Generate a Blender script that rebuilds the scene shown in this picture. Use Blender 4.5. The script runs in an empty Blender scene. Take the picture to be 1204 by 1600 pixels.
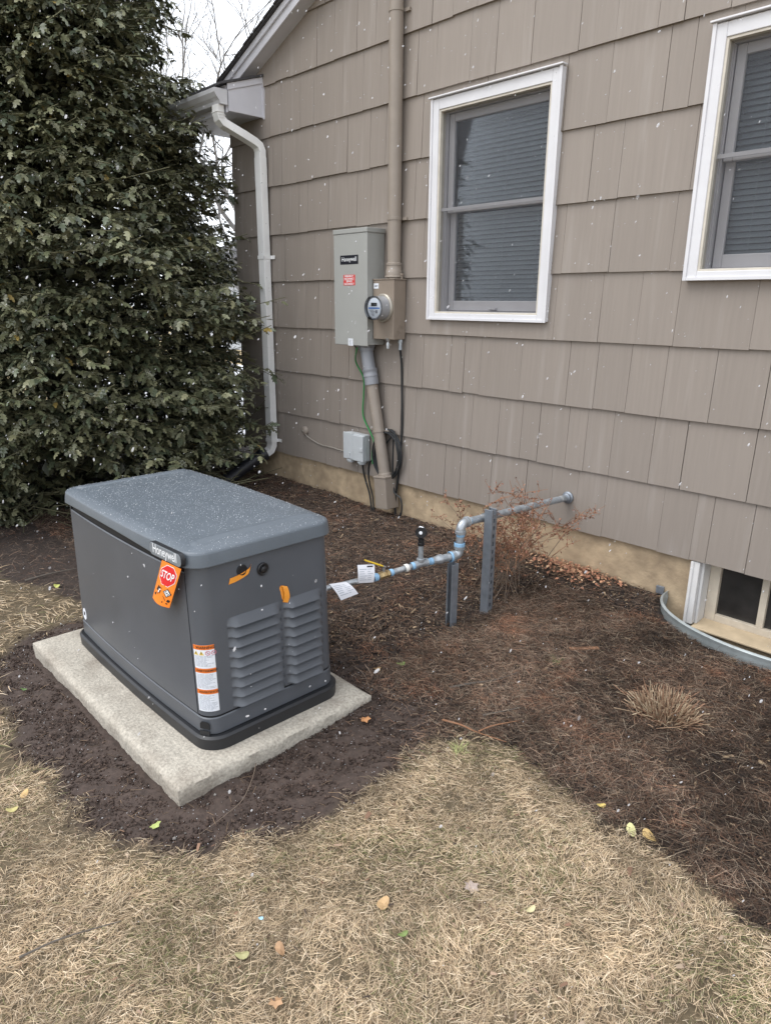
import bpy, bmesh, math, random
import numpy as np
from mathutils import Vector, Matrix, noise as mnoise

scene = bpy.context.scene
COL = scene.collection
RNG = np.random.default_rng(7)
random.seed(7)
V = Vector

# ------------------------------------------------------------------ camera
cam_d = bpy.data.cameras.new("camera")
cam = bpy.data.objects.new("camera", cam_d)
COL.objects.link(cam)
scene.camera = cam
CAM = V((2.776, -3.532, 1.279))
_yaw, _pit, _rol = 0.8099, 0.2924, 0.0068
_f = V((-math.sin(_yaw) * math.cos(_pit), math.cos(_yaw) * math.cos(_pit), -math.sin(_pit)))
_r = V((math.cos(_yaw), math.sin(_yaw), 0))
_u = _r.cross(_f)
_r2 = math.cos(_rol) * _r + math.sin(_rol) * _u
_u2 = -math.sin(_rol) * _r + math.cos(_rol) * _u
_m = Matrix((( _r2.x, _u2.x, -_f.x), (_r2.y, _u2.y, -_f.y), (_r2.z, _u2.z, -_f.z))).to_4x4()
_m.translation = CAM
cam.matrix_world = _m
cam_d.sensor_fit = 'VERTICAL'
cam_d.sensor_height = 24.0
cam_d.lens = 24.0 * 1086.5 / 1600.0
cam_d.clip_start = 0.02
cam_d.clip_end = 500.0

# ------------------------------------------------------------------ world, sun, exposure
SUN_EL, SUN_AZ = math.radians(58), math.radians(205)
world = bpy.data.worlds.new("World")
scene.world = world
world.use_nodes = True
wn = world.node_tree.nodes
wl = world.node_tree.links
wn.clear()
sky = wn.new('ShaderNodeTexSky')
sky.sky_type = 'NISHITA'
sky.sun_disc = False
sky.sun_elevation = SUN_EL
sky.sun_rotation = SUN_AZ
sky.dust_density = 4.0
mixw = wn.new('ShaderNodeMixRGB')
mixw.inputs[0].default_value = 0.86
mixw.inputs[2].default_value = (9.3, 9.7, 10.3, 1)      # even bright cloud cover
bg = wn.new('ShaderNodeBackground')
bg.inputs[1].default_value = 0.105
wo = wn.new('ShaderNodeOutputWorld')
wl.new(sky.outputs[0], mixw.inputs[1])
wl.new(mixw.outputs[0], bg.inputs[0])
wl.new(bg.outputs[0], wo.inputs[0])

sun_d = bpy.data.lights.new("sun", 'SUN')
sun_d.energy = 0.9
sun_d.angle = math.radians(40)
sun_d.color = (1.0, 0.97, 0.93)
sun = bpy.data.objects.new("sun", sun_d)
COL.objects.link(sun)
_sd = V((math.sin(SUN_AZ) * math.cos(SUN_EL), math.cos(SUN_AZ) * math.cos(SUN_EL), math.sin(SUN_EL)))
sun.rotation_euler = _sd.to_track_quat('Z', 'Y').to_euler()
sun.location = (0, -6, 9)

scene.view_settings.view_transform = 'Standard'
scene.view_settings.look = 'None'
scene.view_settings.exposure = 0.92
scene.view_settings.gamma = 1.0
scene.view_settings.use_curve_mapping = False
scene.render.engine = 'CYCLES'
scene.cycles.max_bounces = 8
scene.cycles.transparent_max_bounces = 16

# ------------------------------------------------------------------ helpers: materials
def mat(name, color, rough=0.6, metal=0.0, var=0.12, scale=12.0, bump=0.0, bscale=60.0, stretch=None,
        attr=False, rand=0.0, spec=0.5, detail=4.0, second=None, second_scale=3.0, second_pos=0.5, second_w=0.12,
        coat=0.0, second_stretch=None):
    """Principled material with procedural colour variation and fine relief (world-position textures)."""
    m = bpy.data.materials.new(name)
    m.use_nodes = True
    nt = m.node_tree
    n, l = nt.nodes, nt.links
    p = n['Principled BSDF']
    p.inputs['Roughness'].default_value = rough
    p.inputs['Metallic'].default_value = metal
    p.inputs['Specular IOR Level'].default_value = spec
    p.inputs['Coat Weight'].default_value = coat
    geo = n.new('ShaderNodeNewGeometry')
    vec = geo.outputs['Position']
    if stretch:
        mp = n.new('ShaderNodeMapping')
        mp.inputs['Scale'].default_value = stretch
        l.new(vec, mp.inputs['Vector'])
        vec = mp.outputs[0]
    base = None
    if attr:
        a = n.new('ShaderNodeAttribute'); a.attribute_name = 'Col'
        base = a.outputs['Color']
    else:
        rgb = n.new('ShaderNodeRGB'); rgb.outputs[0].default_value = (*color, 1)
        base = rgb.outputs[0]
    if second:
        t = n.new('ShaderNodeTexNoise'); t.inputs['Scale'].default_value = second_scale
        t.inputs['Detail'].default_value = 6.0
        if second_stretch:
            mp2 = n.new('ShaderNodeMapping'); mp2.inputs['Scale'].default_value = second_stretch
            l.new(geo.outputs['Position'], mp2.inputs['Vector']); l.new(mp2.outputs[0], t.inputs['Vector'])
        else: l.new(geo.outputs['Position'], t.inputs['Vector'])
        rp = n.new('ShaderNodeMapRange')
        rp.inputs['From Min'].default_value = second_pos - second_w
        rp.inputs['From Max'].default_value = second_pos + second_w
        l.new(t.outputs['Fac'], rp.inputs['Value'])
        mx = n.new('ShaderNodeMixRGB')
        l.new(rp.outputs[0], mx.inputs[0]); l.new(base, mx.inputs[1])
        mx.inputs[2].default_value = (*second, 1)
        base = mx.outputs[0]
    val = None
    if var > 0:
        t = n.new('ShaderNodeTexNoise'); t.inputs['Scale'].default_value = scale
        t.inputs['Detail'].default_value = detail
        l.new(vec, t.inputs['Vector'])
        r = n.new('ShaderNodeMapRange')
        r.inputs['From Min'].default_value = 0.25; r.inputs['From Max'].default_value = 0.75
        r.inputs['To Min'].default_value = 1 - var; r.inputs['To Max'].default_value = 1 + var
        l.new(t.outputs['Fac'], r.inputs['Value'])
        val = r.outputs[0]
    if rand > 0:
        oi = n.new('ShaderNodeObjectInfo')
        r = n.new('ShaderNodeMapRange')
        r.inputs['To Min'].default_value = 1 - rand; r.inputs['To Max'].default_value = 1 + rand
        l.new(oi.outputs['Random'], r.inputs['Value'])
        if val is None: val = r.outputs[0]
        else:
            mm = n.new('ShaderNodeMath'); mm.operation = 'MULTIPLY'
            l.new(val, mm.inputs[0]); l.new(r.outputs[0], mm.inputs[1]); val = mm.outputs[0]
    if val is not None:
        vm = n.new('ShaderNodeVectorMath'); vm.operation = 'SCALE'
        l.new(base, vm.inputs[0]); l.new(val, vm.inputs['Scale'])
        base = vm.outputs[0]
    l.new(base, p.inputs['Base Color'])
    if bump > 0:
        t = n.new('ShaderNodeTexNoise'); t.inputs['Scale'].default_value = bscale
        t.inputs['Detail'].default_value = 5.0
        l.new(vec, t.inputs['Vector'])
        b = n.new('ShaderNodeBump'); b.inputs['Strength'].default_value = bump
        b.inputs['Distance'].default_value = 0.004
        l.new(t.outputs['Fac'], b.inputs['Height'])
        l.new(b.outputs[0], p.inputs['Normal'])
    m.diffuse_color = (*color, 1)
    return m

M = {}
M['siding'] = mat('taupe_painted_shingle', (0.258, 0.223, 0.194), 0.62, var=0.05, scale=1.0, stretch=(60, 60, 1.3),
                  bump=0.3, bscale=1.0, rand=0.03, detail=5, second=(0.300, 0.266, 0.238), second_scale=1.0, second_pos=0.66, second_w=0.10, second_stretch=(16, 16, 1.1))
M['siding_pipe'] = mat('taupe_paint', (0.275, 0.235, 0.198), 0.5, var=0.07, scale=14)
M['meter_paint'] = mat('tan_paint', (0.25, 0.205, 0.165), 0.5, var=0.06, scale=14)
M['sheath'] = mat('dark_sheathing', (0.03, 0.026, 0.022), 0.9, var=0.1)
M['foundation'] = mat('tan_stucco', (0.46, 0.355, 0.235), 0.92, var=0.22, scale=14, bump=1.0, bscale=38, detail=9,
                      second=(0.31, 0.235, 0.155), second_scale=4.5, second_pos=0.58, second_w=0.16)
M['white'] = mat('white_aluminium', (0.66, 0.66, 0.685), 0.4, var=0.05, scale=8)
M['white_old'] = mat('aged_white_paint', (0.66, 0.65, 0.64), 0.5, var=0.09, scale=7)
M['eave'] = mat('white_eave_trim', (0.60, 0.60, 0.645), 0.5, var=0.06, scale=6)
M['gutter'] = mat('weathered_white_gutter', (0.56, 0.56, 0.58), 0.42, var=0.10, scale=7)
M['downspout'] = mat('white_downspout', (0.80, 0.80, 0.79), 0.4, var=0.10, scale=9, stretch=(1, 1, 0.3))
M['cream'] = mat('cream_wood', (0.58, 0.54, 0.47), 0.6, var=0.10, scale=16, bump=0.3)
M['cream_sash'] = mat('cream_old_window_paint', (0.60, 0.53, 0.43), 0.65, var=0.12, scale=20, bump=0.4)
M['sash'] = mat('grey_sash', (0.60, 0.59, 0.61), 0.45, var=0.04)
M['slat'] = mat('blind_slat', (0.64, 0.63, 0.62), 0.5, var=0.03)
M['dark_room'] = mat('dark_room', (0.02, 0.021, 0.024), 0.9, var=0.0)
M['roof'] = mat('dark_roof_shingle', (0.06, 0.058, 0.062), 0.9, var=0.3, scale=30, bump=0.6)
M['ts_grey'] = mat('grey_enclosure_paint', (0.345, 0.35, 0.335), 0.42, var=0.03, scale=10)
M['nid'] = mat('pale_grey_plastic', (0.50, 0.53, 0.55), 0.45, var=0.05)
M['pvc'] = mat('grey_pvc', (0.25, 0.26, 0.285), 0.4, var=0.06)
M['galv'] = mat('galvanised_pipe', (0.36, 0.395, 0.43), 0.40, metal=0.5, var=0.22, scale=38, bump=0.15,
                second=(0.50, 0.53, 0.55), second_scale=24, second_pos=0.58, second_w=0.05)
M['fitting'] = mat('galvanised_fitting', (0.40, 0.43, 0.46), 0.36, metal=0.6, var=0.2, scale=40, bump=0.2)
M['strut'] = mat('galvanised_strut', (0.24, 0.265, 0.30), 0.38, metal=0.5, var=0.18, scale=25)
M['blue'] = mat('blue_thread_sealant', (0.25, 0.44, 0.64), 0.5, var=0.15, scale=60)
M['white_tape'] = mat('white_tape', (0.75, 0.74, 0.70), 0.5, var=0.06)
M['brass'] = mat('brass', (0.45, 0.33, 0.17), 0.38, metal=0.7, var=0.15, scale=60)
M['yellow'] = mat('yellow_handle', (0.78, 0.52, 0.03), 0.4, var=0.05)
M['paper'] = mat('white_paper', (0.74, 0.75, 0.80), 0.7, var=0.03)
M['print'] = mat('grey_print', (0.26, 0.27, 0.30), 0.7, var=0.0)
M['print_lt'] = mat('pale_grey_print', (0.42, 0.45, 0.50), 0.7, var=0.0)
M['black'] = mat('black_plastic', (0.012, 0.012, 0.014), 0.4, var=0.08)
M['drain'] = mat('black_drain_pipe', (0.016, 0.017, 0.022), 0.42, var=0.1)
M['cable'] = mat('black_cable', (0.014, 0.016, 0.018), 0.45, var=0.05)
M['green_wire'] = mat('green_wire', (0.03, 0.26, 0.07), 0.4, var=0.05)
M['beige_wire'] = mat('beige_wire', (0.34, 0.31, 0.27), 0.5, var=0.05)
M['gen_body'] = mat('charcoal_generator_panel', (0.088, 0.096, 0.110), 0.33, var=0.09, scale=5, bump=0.12, bscale=420)
M['gen_lid'] = mat('slate_grey_lid', (0.112, 0.132, 0.154), 0.38, var=0.07, scale=10, bump=0.25, bscale=260)
M['gen_gap'] = mat('dark_gap', (0.008, 0.008, 0.009), 0.7, var=0.0)
M['gen_tray'] = mat('black_base_tray', (0.017, 0.018, 0.021), 0.45, var=0.08, scale=20, bump=0.1)
M['badge'] = mat('badge_grey', (0.185, 0.205, 0.225), 0.4, var=0.02)
M['logo_white'] = mat('white_lettering', (0.82, 0.84, 0.86), 0.5, var=0.0)
M['tag_orange'] = mat('orange_card', (0.86, 0.235, 0.02), 0.55, var=0.03)
M['tape_orange'] = mat('orange_tape', (0.80, 0.31, 0.035), 0.55, var=0.06, scale=40)
M['label_orange'] = mat('orange_label', (0.70, 0.17, 0.02), 0.5, var=0.0)
M['red'] = mat('sign_red', (0.66, 0.018, 0.02), 0.5, var=0.02)
M['label_red'] = mat('label_red', (0.62, 0.06, 0.055), 0.5, var=0.02)
M['label_black'] = mat('label_black', (0.014, 0.015, 0.022), 0.4, var=0.0)
M['label_white'] = mat('label_white', (0.74, 0.77, 0.82), 0.5, var=0.02)
M['warn_yellow'] = mat('warning_yellow', (0.75, 0.55, 0.12), 0.5, var=0.0)
M['pink_red'] = mat('faded_red_print', (0.55, 0.20, 0.24), 0.5, var=0.0)
M['blue_print'] = mat('blue_print', (0.10, 0.25, 0.62), 0.5, var=0.0)
M['lcd'] = mat('meter_display', (0.02, 0.022, 0.024), 0.25, var=0.0)
M['meter_cup'] = mat('grey_meter_cover', (0.36, 0.37, 0.39), 0.18, var=0.05, metal=0.2)
M['meter_ring'] = mat('meter_ring', (0.40, 0.37, 0.32), 0.35, metal=0.4, var=0.05)
M['steel'] = mat('bright_steel', (0.5, 0.5, 0.5), 0.3, metal=0.8, var=0.1)
M['concrete'] = mat('pad_concrete', (0.44, 0.405, 0.345), 0.9, var=0.34, scale=95, bump=1.0, bscale=170, detail=10,
                    second=(0.30, 0.265, 0.22), second_scale=6.5, second_pos=0.58, second_w=0.14)
M['pad_side'] = M['concrete']
M['well'] = mat('galvanised_window_well', (0.36, 0.395, 0.40), 0.5, metal=0.3, var=0.25, scale=9, bump=0.2)
M['ground'] = mat('ground_soil', (0.05, 0.04, 0.03), 0.95, var=0.35, scale=45, bump=1.0, bscale=70, attr=True)
M['blade'] = mat('dry_grass', (0.4, 0.32, 0.2), 0.75, var=0.0, attr=True, spec=0.25)
M['mulch'] = mat('mulch_pieces', (0.08, 0.05, 0.03), 0.85, var=0.0, attr=True, spec=0.3)
M['crumb'] = mat('soil_crumbs', (0.05, 0.04, 0.035), 0.95, var=0.0, attr=True, spec=0.2)
M['leaf'] = mat('holly_leaf', (0.04, 0.05, 0.025), 0.36, var=0.12, scale=30, attr=True, spec=0.5)
M['bark'] = mat('bark', (0.11, 0.095, 0.08), 0.9, var=0.25, scale=40, bump=0.7)
M['twig'] = mat('twig', (0.16, 0.12, 0.09), 0.85, var=0.2, scale=40)
M['red_twig'] = mat('reddish_twig', (0.26, 0.13, 0.07), 0.85, var=0.2, scale=40)
M['bush_leaf'] = mat('dead_bush_leaf', (0.2, 0.1, 0.06), 0.8, var=0.0, attr=True)
M['straw'] = mat('cut_straw', (0.4, 0.3, 0.18), 0.8, var=0.0, attr=True)
M['snow'] = mat('snow', (0.86, 0.88, 0.92), 0.7, var=0.0)
M['driveway'] = mat('snowy_driveway', (0.62, 0.63, 0.66), 0.9, var=0.15, scale=2, second=(0.25, 0.24, 0.23), second_scale=2.5, second_pos=0.62, second_w=0.06)
M['far_wall'] = mat('pale_blue_grey_siding', (0.42, 0.45, 0.50), 0.8, var=0.05)
M['fallen'] = mat('fallen_leaf', (0.4, 0.3, 0.15), 0.7, var=0.18, scale=60, attr=True)
M['bare'] = mat('bare_branch', (0.20, 0.19, 0.185), 0.9, var=0.1)
M['blue_scrap'] = mat('blue_plastic', (0.30, 0.50, 0.62), 0.4, var=0.05)

def glass_mat(name, tint, gloss_rough=0.02, clear=True):
    m = bpy.data.materials.new(name); m.use_nodes = True
    n, l = m.node_tree.nodes, m.node_tree.links
    n.clear()
    out = n.new('ShaderNodeOutputMaterial')
    tr = n.new('ShaderNodeBsdfTransparent'); tr.inputs[0].default_value = (*tint, 1)
    gl = n.new('ShaderNodeBsdfGlossy'); gl.inputs['Roughness'].default_value = gloss_rough
    fr = n.new('ShaderNodeFresnel'); fr.inputs[0].default_value = 1.5
    mx = n.new('ShaderNodeMixShader')
    l.new(fr.outputs[0], mx.inputs[0]); l.new(tr.outputs[0], mx.inputs[1]); l.new(gl.outputs[0], mx.inputs[2])
    l.new(mx.outputs[0], out.inputs[0])
    return m
M['glass'] = glass_mat('window_glass', (0.86, 0.90, 0.93))
M['old_glass'] = mat('reflection_toned_basement_glass', (0.030, 0.028, 0.027), 0.22, var=0.5, scale=6, spec=0.6)  # opaque pane, its dim grey-brown reflection is put into the colour
M['meter_glass'] = glass_mat('meter_glass', (0.92, 0.94, 0.96))
def flake_mat(lo, hi):
    m = bpy.data.materials.new('soft_snow_flake'); m.use_nodes = True
    n, l = m.node_tree.nodes, m.node_tree.links
    n.clear()
    out = n.new('ShaderNodeOutputMaterial')
    tr = n.new('ShaderNodeBsdfTransparent')
    df = n.new('ShaderNodeBsdfDiffuse'); df.inputs[0].default_value = (0.88, 0.89, 0.92, 1)
    tl = n.new('ShaderNodeBsdfTranslucent'); tl.inputs[0].default_value = (0.88, 0.89, 0.92, 1)
    lw = n.new('ShaderNodeLayerWeight'); lw.inputs[0].default_value = 0.45
    a_ = n.new('ShaderNodeMixShader'); a_.inputs[0].default_value = 0.6
    l.new(df.outputs[0], a_.inputs[1]); l.new(tl.outputs[0], a_.inputs[2])
    mx = n.new('ShaderNodeMixShader')
    mr = n.new('ShaderNodeMapRange'); mr.inputs['To Min'].default_value = lo; mr.inputs['To Max'].default_value = hi
    l.new(lw.outputs['Facing'], mr.inputs['Value']); l.new(mr.outputs[0], mx.inputs[0])
    l.new(a_.outputs[0], mx.inputs[1]); l.new(tr.outputs[0], mx.inputs[2]); l.new(mx.outputs[0], out.inputs[0])
    return m
M['flake'] = flake_mat(.35, .92)
M['soft_flake'] = flake_mat(.80, 1.0)
def screen_mat():
    m = bpy.data.materials.new('insect_screen'); m.use_nodes = True
    n, l = m.node_tree.nodes, m.node_tree.links
    n.clear()
    out = n.new('ShaderNodeOutputMaterial')
    tr = n.new('ShaderNodeBsdfTransparent')
    df = n.new('ShaderNodeBsdfDiffuse'); df.inputs[0].default_value = (0.068, 0.070, 0.078, 1)
    mx = n.new('ShaderNodeMixShader'); mx.inputs[0].default_value = 0.42
    l.new(tr.outputs[0], mx.inputs[1]); l.new(df.outputs[0], mx.inputs[2]); l.new(mx.outputs[0], out.inputs[0])
    return m
M['screen'] = screen_mat()

# ------------------------------------------------------------------ helpers: objects
def link(o, parent=None):
    COL.objects.link(o)
    if parent is not None: o.parent = parent
    return o

def empty(name, loc=(0, 0, 0), label=None, cat=None, group=None):
    o = bpy.data.objects.new(name, None)
    o.empty_display_size = 0.1
    o.location = loc
    link(o)
    tag(o, label, cat, group)
    return o

def tag(o, label=None, cat=None, group=None, kind=None):
    if label: o['label'] = label
    if cat: o['category'] = cat
    if group: o['group'] = group
    if kind: o['kind'] = kind
    return o

class MB:
    """Collects geometry for ONE mesh object."""
    def __init__(s): s.v = []; s.f = []; s.mi = []; s.cur = 0
    def add(s, vs, fs):
        b = len(s.v); s.v += [tuple(p) for p in vs]
        for f in fs: s.f.append([b + i for i in f]); s.mi.append(s.cur)
    def box(s, lo, hi, mtx=None):
        x0, y0, z0 = lo; x1, y1, z1 = hi
        vs = [V(p) for p in ((x0,y0,z0),(x1,y0,z0),(x1,y1,z0),(x0,y1,z0),(x0,y0,z1),(x1,y0,z1),(x1,y1,z1),(x0,y1,z1))]
        if mtx is not None: vs = [mtx @ p for p in vs]
        s.add(vs, [(0,3,2,1),(4,5,6,7),(0,1,5,4),(1,2,6,5),(2,3,7,6),(3,0,4,7)])
        return s
    def tube(s, pts, r, n=10, cap=True, rs=None):
        pts = [V(p) for p in pts]
        rings = []
        t0 = (pts[1] - pts[0]).normalized()
        a = V((0, 0, 1)) if abs(t0.z) < 0.9 else V((1, 0, 0))
        nrm = t0.cross(a).normalized()
        for i, p in enumerate(pts):
            if i == 0: t = t0
            elif i == len(pts) - 1: t = (pts[i] - pts[i-1]).normalized()
            else: t = ((pts[i+1] - pts[i]).normalized() + (pts[i] - pts[i-1]).normalized()).normalized()
            nrm = (nrm - t * nrm.dot(t)).normalized()
            bn = t.cross(nrm)
            rr = rs[i] if rs else r
            rings.append([p + (nrm * math.cos(2*math.pi*k/n) + bn * math.sin(2*math.pi*k/n)) * rr for k in range(n)])
        vs = [q for rg in rings for q in rg]
        fs = []
        for i in range(len(pts) - 1):
            for k in range(n):
                fs.append((i*n+k, i*n+(k+1) % n, (i+1)*n+(k+1) % n, (i+1)*n+k))
        if cap:
            fs.append(tuple(reversed(range(n)))); fs.append(tuple((len(pts)-1)*n + k for k in range(n)))
        s.add(vs, fs)
        return s
    def lathe(s, prof, org, axis, n=24, cap=True):
        """prof = [(radius, along axis)]"""
        axis = V(axis).normalized(); org = V(org)
        a = V((0, 0, 1)) if abs(axis.z) < 0.9 else V((1, 0, 0))
        e1 = axis.cross(a).normalized(); e2 = axis.cross(e1)
        vs = []
        for r, h in prof:
            for k in range(n):
                t = 2*math.pi*k/n
                vs.append(org + axis*h + (e1*math.cos(t) + e2*math.sin(t))*r)
        fs = []
        for i in range(len(prof)-1):
            for k in range(n):
                fs.append((i*n+k, i*n+(k+1) % n, (i+1)*n+(k+1) % n, (i+1)*n+k))
        if cap:
            fs.append(tuple(reversed(range(n)))); fs.append(tuple((len(prof)-1)*n+k for k in range(n)))
        s.add(vs, fs)
        return s
    def prism(s, poly, ext):
        """poly: 3-D points of a planar polygon, extruded by vector ext."""
        poly = [V(p) for p in poly]; ext = V(ext); n = len(poly)
        vs = poly + [p + ext for p in poly]
        fs = [tuple(reversed(range(n))), tuple(range(n, 2*n))]
        for i in range(n): fs.append((i, (i+1) % n, n+(i+1) % n, n+i))
        s.add(vs, fs)
        return s
    def build(s, name, material, parent=None, smooth=False, angle=40, bevel=0.0, loc=None, seg=2):
        me = bpy.data.meshes.new(name)
        vs = s.v
        if loc is not None: vs = [(p[0]-loc[0], p[1]-loc[1], p[2]-loc[2]) for p in s.v]
        me.from_pydata(vs, [], s.f)
        bm = bmesh.new(); bm.from_mesh(me)
        bmesh.ops.recalc_face_normals(bm, faces=bm.faces)
        bm.to_mesh(me); bm.free()
        for m in (material if isinstance(material, (list, tuple)) else [material]): me.materials.append(m)
        if any(s.mi): me.polygons.foreach_set('material_index', s.mi)
        if smooth:
            me.shade_smooth(); me.set_sharp_from_angle(angle=math.radians(angle))
        o = bpy.data.objects.new(name, me)
        if loc is not None: o.location = loc
        link(o, parent)
        if bevel > 0:
            b = o.modifiers.new('bevel', 'BEVEL'); b.width = bevel; b.segments = seg; b.limit_method = 'ANGLE'
            b.angle_limit = math.radians(35)
        return o

def bez(pts, n=8):
    """Catmull-Rom through points."""
    P = [V(p) for p in pts]
    P = [P[0]*2-P[1]] + P + [P[-1]*2-P[-2]]
    out = []
    for i in range(1, len(P)-2):
        for k in range(n):
            t = k/n
            out.append(0.5*((2*P[i]) + (P[i+1]-P[i-1])*t + (2*P[i-1]-5*P[i]+4*P[i+1]-P[i+2])*t*t + (-P[i-1]+3*P[i]-3*P[i+1]+P[i+2])*t**3))
    out.append(P[-2])
    return out

def batch(name, tv, tf, Ms, Ts, cols, material, parent=None, kind='stuff', smooth=False):
    """One mesh of many transformed copies of a template, with a colour per copy."""
    tv = np.asarray(tv, np.float32); tf = np.asarray(tf, np.int32)
    N = len(Ts); k = len(tv)
    vs = (np.einsum('nij,kj->nki', Ms, tv) + np.asarray(Ts)[:, None, :]).reshape(-1, 3).astype(np.float32)
    q = tf.shape[1]
    fs = (tf[None] + (np.arange(N) * k)[:, None, None]).reshape(-1).astype(np.int32)
    nf = N * len(tf)
    me = bpy.data.meshes.new(name)
    me.vertices.add(len(vs)); me.vertices.foreach_set('co', vs.ravel())
    me.loops.add(len(fs)); me.loops.foreach_set('vertex_index', fs)
    me.polygons.add(nf)
    me.polygons.foreach_set('loop_start', np.arange(nf, dtype=np.int32) * q)
    if smooth: me.polygons.foreach_set('use_smooth', np.ones(nf, bool))
    me.update(calc_edges=True)
    if cols is not None:
        a = me.color_attributes.new('Col', 'FLOAT_COLOR', 'POINT')
        c = np.ones((N, k, 4), np.float32); c[:, :, :3] = np.asarray(cols)[:, None, :]
        a.data.foreach_set('color', c.ravel())
    me.materials.append(material)
    o = bpy.data.objects.new(name, me)
    link(o, parent)
    if kind: o['kind'] = kind
    return o

def rotm(yaw, pitch, roll):
    cy, sy, cp, sp, cr, sr = np.cos(yaw), np.sin(yaw), np.cos(pitch), np.sin(pitch), np.cos(roll), np.sin(roll)
    z = np.zeros_like(cy); o = np.ones_like(cy)
    Rz = np.stack([np.stack([cy,-sy,z],-1), np.stack([sy,cy,z],-1), np.stack([z,z,o],-1)],-2)
    Ry = np.stack([np.stack([cp,z,-sp],-1), np.stack([z,o,z],-1), np.stack([sp,z,cp],-1)],-2)   # +pitch lifts the +x end
    Rx = np.stack([np.stack([o,z,z],-1), np.stack([z,cr,-sr],-1), np.stack([z,sr,cr],-1)],-2)
    return Rz @ Ry @ Rx

def text_mesh(body, size, offset=0.0, sx=1.0):
    """Flat lettering as vertices (x right, y up, centred) and faces."""
    cu = bpy.data.curves.new('lettering', 'FONT')
    cu.body = body; cu.size = size; cu.align_x = 'CENTER'; cu.align_y = 'CENTER'; cu.offset = offset
    cu.resolution_u = 3
    o = bpy.data.objects.new('lettering', cu); COL.objects.link(o)
    dg = bpy.context.evaluated_depsgraph_get(); dg.update()
    me = bpy.data.meshes.new_from_object(o.evaluated_get(dg))
    vs = [(v.co.x*sx, v.co.y) for v in me.vertices]; fs = [tuple(p.vertices) for p in me.polygons]
    bpy.data.objects.remove(o); bpy.data.curves.remove(cu); bpy.data.meshes.remove(me)
    xs = [v[0] for v in vs]; ys = [v[1] for v in vs]
    cx, cy = (min(xs)+max(xs))/2, (min(ys)+max(ys))/2
    return [(x-cx, y-cy) for x, y in vs], fs

def flat(mb, vs, fs, fn):
    mb.add([fn(x, y) for x, y in vs], fs)

def rrect(w, h, r, n=5):
    pts = []
    for cx, cy, a0 in ((w/2-r, h/2-r, 0), (-w/2+r, h/2-r, 90), (-w/2+r, -h/2+r, 180), (w/2-r, -h/2+r, 270)):
        for k in range(n+1):
            a = math.radians(a0 + 90*k/n); pts.append((cx+r*math.cos(a), cy+r*math.sin(a)))
    return pts

# ------------------------------------------------------------------ ground height and regions
WELL_C = (1.88, 0.0)
def gz(x, y):
    """Ground height: falls gently away from the house."""
    x = np.asarray(x, float); y = np.asarray(y, float)
    yy = np.clip(y, -6, 0.4)
    z = -0.25 + 0.05*yy
    z = z + 0.010*np.sin(3.1*x+1.3)*np.cos(2.7*y) + 0.006*np.sin(7.3*x+0.4*y)*np.sin(6.1*y+2)
    z = z + 0.03*np.exp(-((x-0.72)**2/0.10 + (y+0.14)**2/0.03))      # small heap of leaves by the wall
    return z

LAWN_FRONT = [(6,-12),(-6,-12),(-9,-6),(-6.0,-2.75),(-1.76,-2.50),(-1.6,-2.45),(-1.33,-2.34),(-1.0,-2.22),(-0.82,-2.22),(-0.84,-2.36),(-0.86,-2.45),(-0.84,-2.63),
              (-0.71,-2.80),(-0.51,-2.88),(-0.19,-2.90),(0.08,-2.97),(0.34,-2.93),(0.61,-2.96),(0.86,-2.86),(1.06,-2.74),(1.14,-2.55),(1.24,-2.32),
              (1.26,-2.04),(1.22,-1.80),(1.26,-1.67),(1.43,-1.64),(1.64,-1.66),(1.92,-1.71),(2.08,-1.72),(2.25,-1.75),(2.43,-1.75),(3.2,-1.72),(5.0,-1.6),(9,-1.5),(9,-12)]
SOIL = [(0.61,-2.97),(0.86,-2.87),(1.06,-2.75),(1.16,-2.55),(1.27,-2.32),(1.28,-2.04),(1.24,-1.78),(1.09,-1.60),(0.75,-1.66),(0.38,-1.62),(-0.6,-1.66),(-0.9,-1.8),
        (-0.88,-2.2),(-0.87,-2.45),(-0.84,-2.64),(-0.71,-2.82),(-0.51,-2.90),(-0.19,-2.92),(0.08,-2.99),(0.34,-2.95)]
def sdist(poly, x, y):
    """Signed distance to a polygon (positive inside)."""
    P = np.asarray(poly, float); n = len(P)
    d = np.full(x.shape, 1e9); ins = np.zeros(x.shape, bool)
    for i in range(n):
        a, b = P[i], P[(i+1) % n]
        e = b - a
        t = np.clip(((x-a[0])*e[0] + (y-a[1])*e[1]) / (e@e), 0, 1)
        d = np.minimum(d, np.hypot(x-a[0]-t*e[0], y-a[1]-t*e[1]))
        c = ((a[1] > y) != (b[1] > y))
        with np.errstate(divide='ignore', invalid='ignore'):
            xi = (b[0]-a[0])*(y-a[1])/(b[1]-a[1]) + a[0]
        ins ^= c & (x < xi)
    return np.where(ins, d, -d)
def wob(x, y, s=1.0):
    """Smooth pseudo-noise in about -1..1."""
    return (np.sin(5.1*s*x+1.7*np.sin(3.3*s*y))*np.cos(4.3*s*y+1.1*np.sin(2.9*s*x)) + 0.6*np.sin(11.3*s*x+2*np.sin(9*s*y)+0.7)*np.cos(10.1*s*y+1.9) +
            0.35*np.sin(23*s*x+2.2*np.sin(19*s*y))*np.cos(21*s*y+0.3))/1.6
def in_pad(x, y, m=0.0):
    return (x > -0.60-m) & (x < 0.84+m) & (y > -2.69-m) & (y < -1.78+m)
def in_well(x, y, m=0.0):
    return (((x-1.88)/(0.58+m))**2 + (y/(0.40+m))**2 < 1)

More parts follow.
